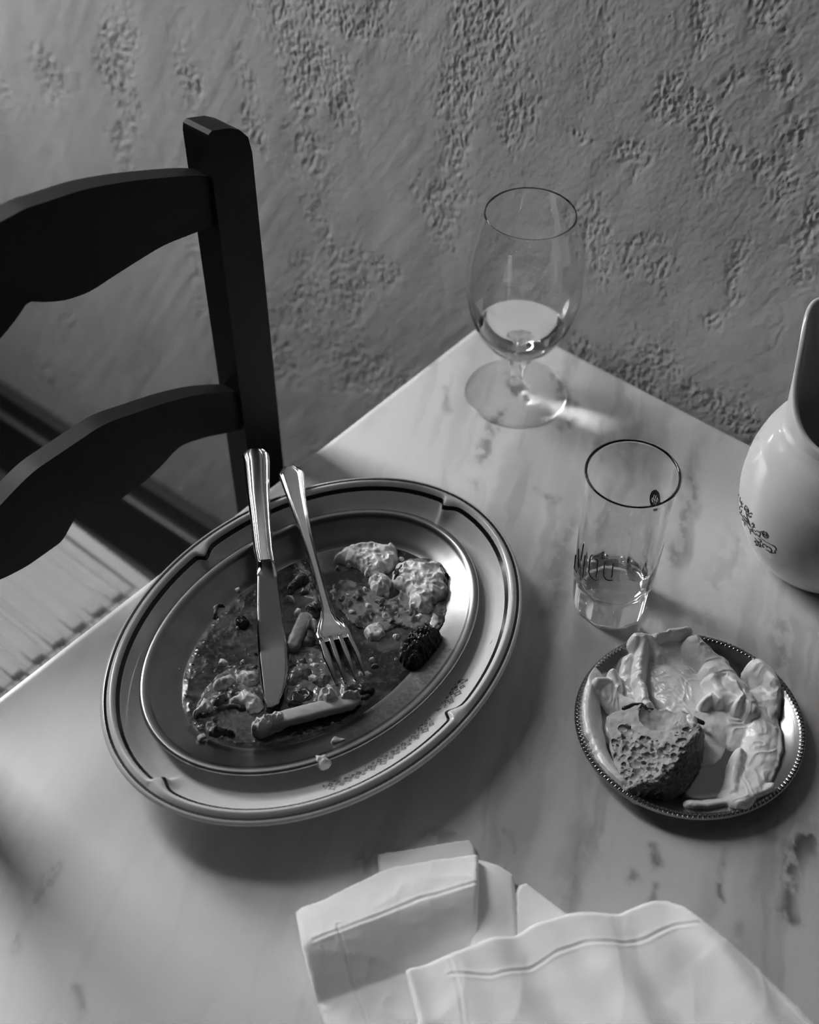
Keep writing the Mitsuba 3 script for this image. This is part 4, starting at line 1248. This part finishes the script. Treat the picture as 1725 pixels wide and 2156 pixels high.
bread = bread - m3.Manifold.batch_boolean(holes, m3.OpType.Add)
bread = bread.refine_to_length(.0011)
me = bread.to_mesh()
bt = trimesh.Trimesh(np.asarray(me.vert_properties)[:, :3].astype(float), me.tri_verts, process=True)
vn = bt.vertex_normals
bt.vertices = bt.vertices + vn * (.0022 * (vfbm(bt.vertices * 420, 3, 41) - .5) + .0016 * (vfbm(bt.vertices * 180, 2, 42) - .5))[:, None]
br = thing('bread', 'torn porous piece of bread with dark crust lying in the cream', 'bread')
fc = bt.triangles_center
fn = bt.face_normals
right_ = at([(1440, 1660)], DZ)[0] - at([(1300, 1560)], DZ)[0]; right_[2] = 0; right_ /= np.linalg.norm(right_)
hs = trimesh.Trimesh(np.asarray(bh.to_mesh().vert_properties)[:, :3], bh.to_mesh().tri_verts, process=False)
hull_d = cKDTree(trimesh.sample.sample_surface(hs, 20000, seed=3)[0]).query(fc)[0]
crust = (fn @ (right_ * .95 + np.array([0, 0, -.12])) > .35) & (hull_d < .0016)
put(br + '__crumb', bt.submesh([np.nonzero(~crust)[0]], append=True), 'crumb', 50, label='pale porous crumb')
put(br + '__crust', bt.submesh([np.nonzero(crust)[0]], append=True), 'crust', 50, label='dark brown crust')
lump('cream_dab', 'dab of cream on the right tip of the bread', [(1440, 1510), (1452, 1502), (1470, 1516), (1468, 1540), (1458, 1552), (1448, 1535)], .0040, 'cream', .4, 300, seed=90, z0=DZ + .0255, cat='cream')

# ------------------------------------------------------------------ napkin
nk = thing('napkin', 'creased white linen napkin with hemmed edges at the near edge of the table', 'napkin')


def linen_panel(px, zf, z_px, edge=.0022, cell=.0011, th=.0022):
    xy = at(px, TOP + z_px)[:, :2]
    ring = resample(np.vstack([xy, xy[:1]]), .002)[:-1]

    def hh(A, d):
        e = np.sqrt(np.clip(1 - (1 - np.minimum(1, d / edge)) ** 2, 0, 1))
        return TOP + zf(A) + th * (e - 1)
    return sheet(ring, hh, cell, sink=.002)


def line_d(A, pa, pb, z):
    a, b = at([pa, pb], TOP + z)[:, :2]
    t = (b - a) / np.linalg.norm(b - a)
    nrm_ = np.array([t[1], -t[0]])
    return (A - a) @ nrm_, (A - a) @ t


def groove(A, px, z, w=.0007, dpt=.0007):
    q = resample(at(px, TOP + z)[:, :2], .001)
    dd = cKDTree(q).query(A)[0]
    return -dpt * np.exp(-(dd / w) ** 2) + .6 * dpt * np.exp(-((dd - 2.0 * w) / w) ** 2)


def panel_left(A):
    d_, s_ = line_d(A, (690, 1975), (1000, 1868), .02)       # positive towards the camera
    z = .006 + .016 * np.exp(-((np.minimum(d_, 0)) / .05) ** 2) * np.where(d_ > 0, np.clip(1 - (d_ / .026) ** 1.3, 0, 1), 1)
    z = z + .0016 * (vfbm(P3(A) * 30, 2, 4) - .5) * 2
    z = z - .006 * np.clip(-d_ / .055, 0, 1) + .0005 * (1 - np.abs(2 * vnoise(P3(A) * np.array([40, 70, 1]), 21) - 1)) ** 3 + .0003 * (1 - np.abs(2 * vnoise(P3(A) * 120, 22) - 1)) ** 4
    return z + groove(A, [(660, 1985), (688, 1973), (800, 1932), (882, 1897), (1005, 1862)], .02) + groove(A, [(712, 1969), (743, 2063), (778, 2156), (800, 2230)], .010)


def panel_flap(A):
    return .004 + .0018 * vfbm(P3(A) * 40, 2, 5)


def panel_mid(A):
    d_, s_ = line_d(A, (1050, 1815), (1020, 1960), .01)
    return .008 + .004 * np.cos(d_ / .006) * .4 + .002 * vfbm(P3(A) * 40, 2, 6)


def panel_front(A):
    d_, s_ = line_d(A, (1250, 1960), (1350, 2200), .03)
    fan = s_ / .12 + .6
    z = .018 + .0034 * np.cos(d_ / .0095 + .5 * np.sin(s_ * 25)) * np.clip(.5 + .5 * fan, .4, 1.2) + .0010 * np.cos(d_ / .0042 + 1.3 + 20 * s_)
    dr_, _ = line_d(A, (1400, 1885), (1725, 2150), .02)
    z = z + .007 * np.exp(-((dr_ - .014) / .016) ** 2)
    z = z + .003 * (vfbm(P3(A) * 35, 2, 7) - .5) + .0005 * (1 - np.abs(2 * vnoise(P3(A) * np.array([80, 30, 1]), 23) - 1)) ** 3
    return z + groove(A, [(946, 2046), (1033, 2051), (1118, 2028), (1176, 1996), (1231, 1980), (1311, 1982), (1361, 1975), (1420, 1952), (1470, 1950), (1560, 2020), (1700, 2160)], .022) + groove(A, [(945, 2000), (969, 2088), (978, 2156), (990, 2240)], .022)


put(nk + '__back_flap', linen_panel([(794, 1797), (860, 1786), (990, 1766), (1001, 1781), (1009, 1850), (830, 1900), (800, 1850)], panel_flap, .004), 'linen', True)
put(nk + '__middle_fold', linen_panel([(1000, 1800), (1053, 1820), (1084, 1838), (1091, 1960), (1100, 2010), (990, 2020)], panel_mid, .010), 'linen', True)
put(nk + '__rear_tip', linen_panel([(1085, 1880), (1092, 1862), (1109, 1857), (1190, 1918), (1240, 1960), (1085, 1990)], lambda A: .006 + .001 * vfbm(P3(A) * 40, 2, 8), .006), 'linen', True)
put(nk + '__left_panel', linen_panel([(623, 1923), (634, 1912), (674, 1899), (796, 1838), (832, 1823), (1002, 1800), (1008, 1803), (1006, 1900), (1004, 1985), (1010, 2060), (1010, 2280), (735, 2280), (688, 2156), (660, 2081), (634, 1984)], panel_left, .014, .003), 'linen', True)
put(nk + '__front_panel', linen_panel([(855, 2028), (862, 2020), (949, 1997), (1036, 1962), (1091, 1949), (1126, 1929), (1198, 1912), (1311, 1914), (1345, 1903), (1378, 1891), (1404, 1890), (1441, 1904), (1483, 1938), (1588, 2017), (1725, 2148), (1790, 2210), (1790, 2330), (915, 2330), (879, 2119)], panel_front, .024, .003), 'linen', True)
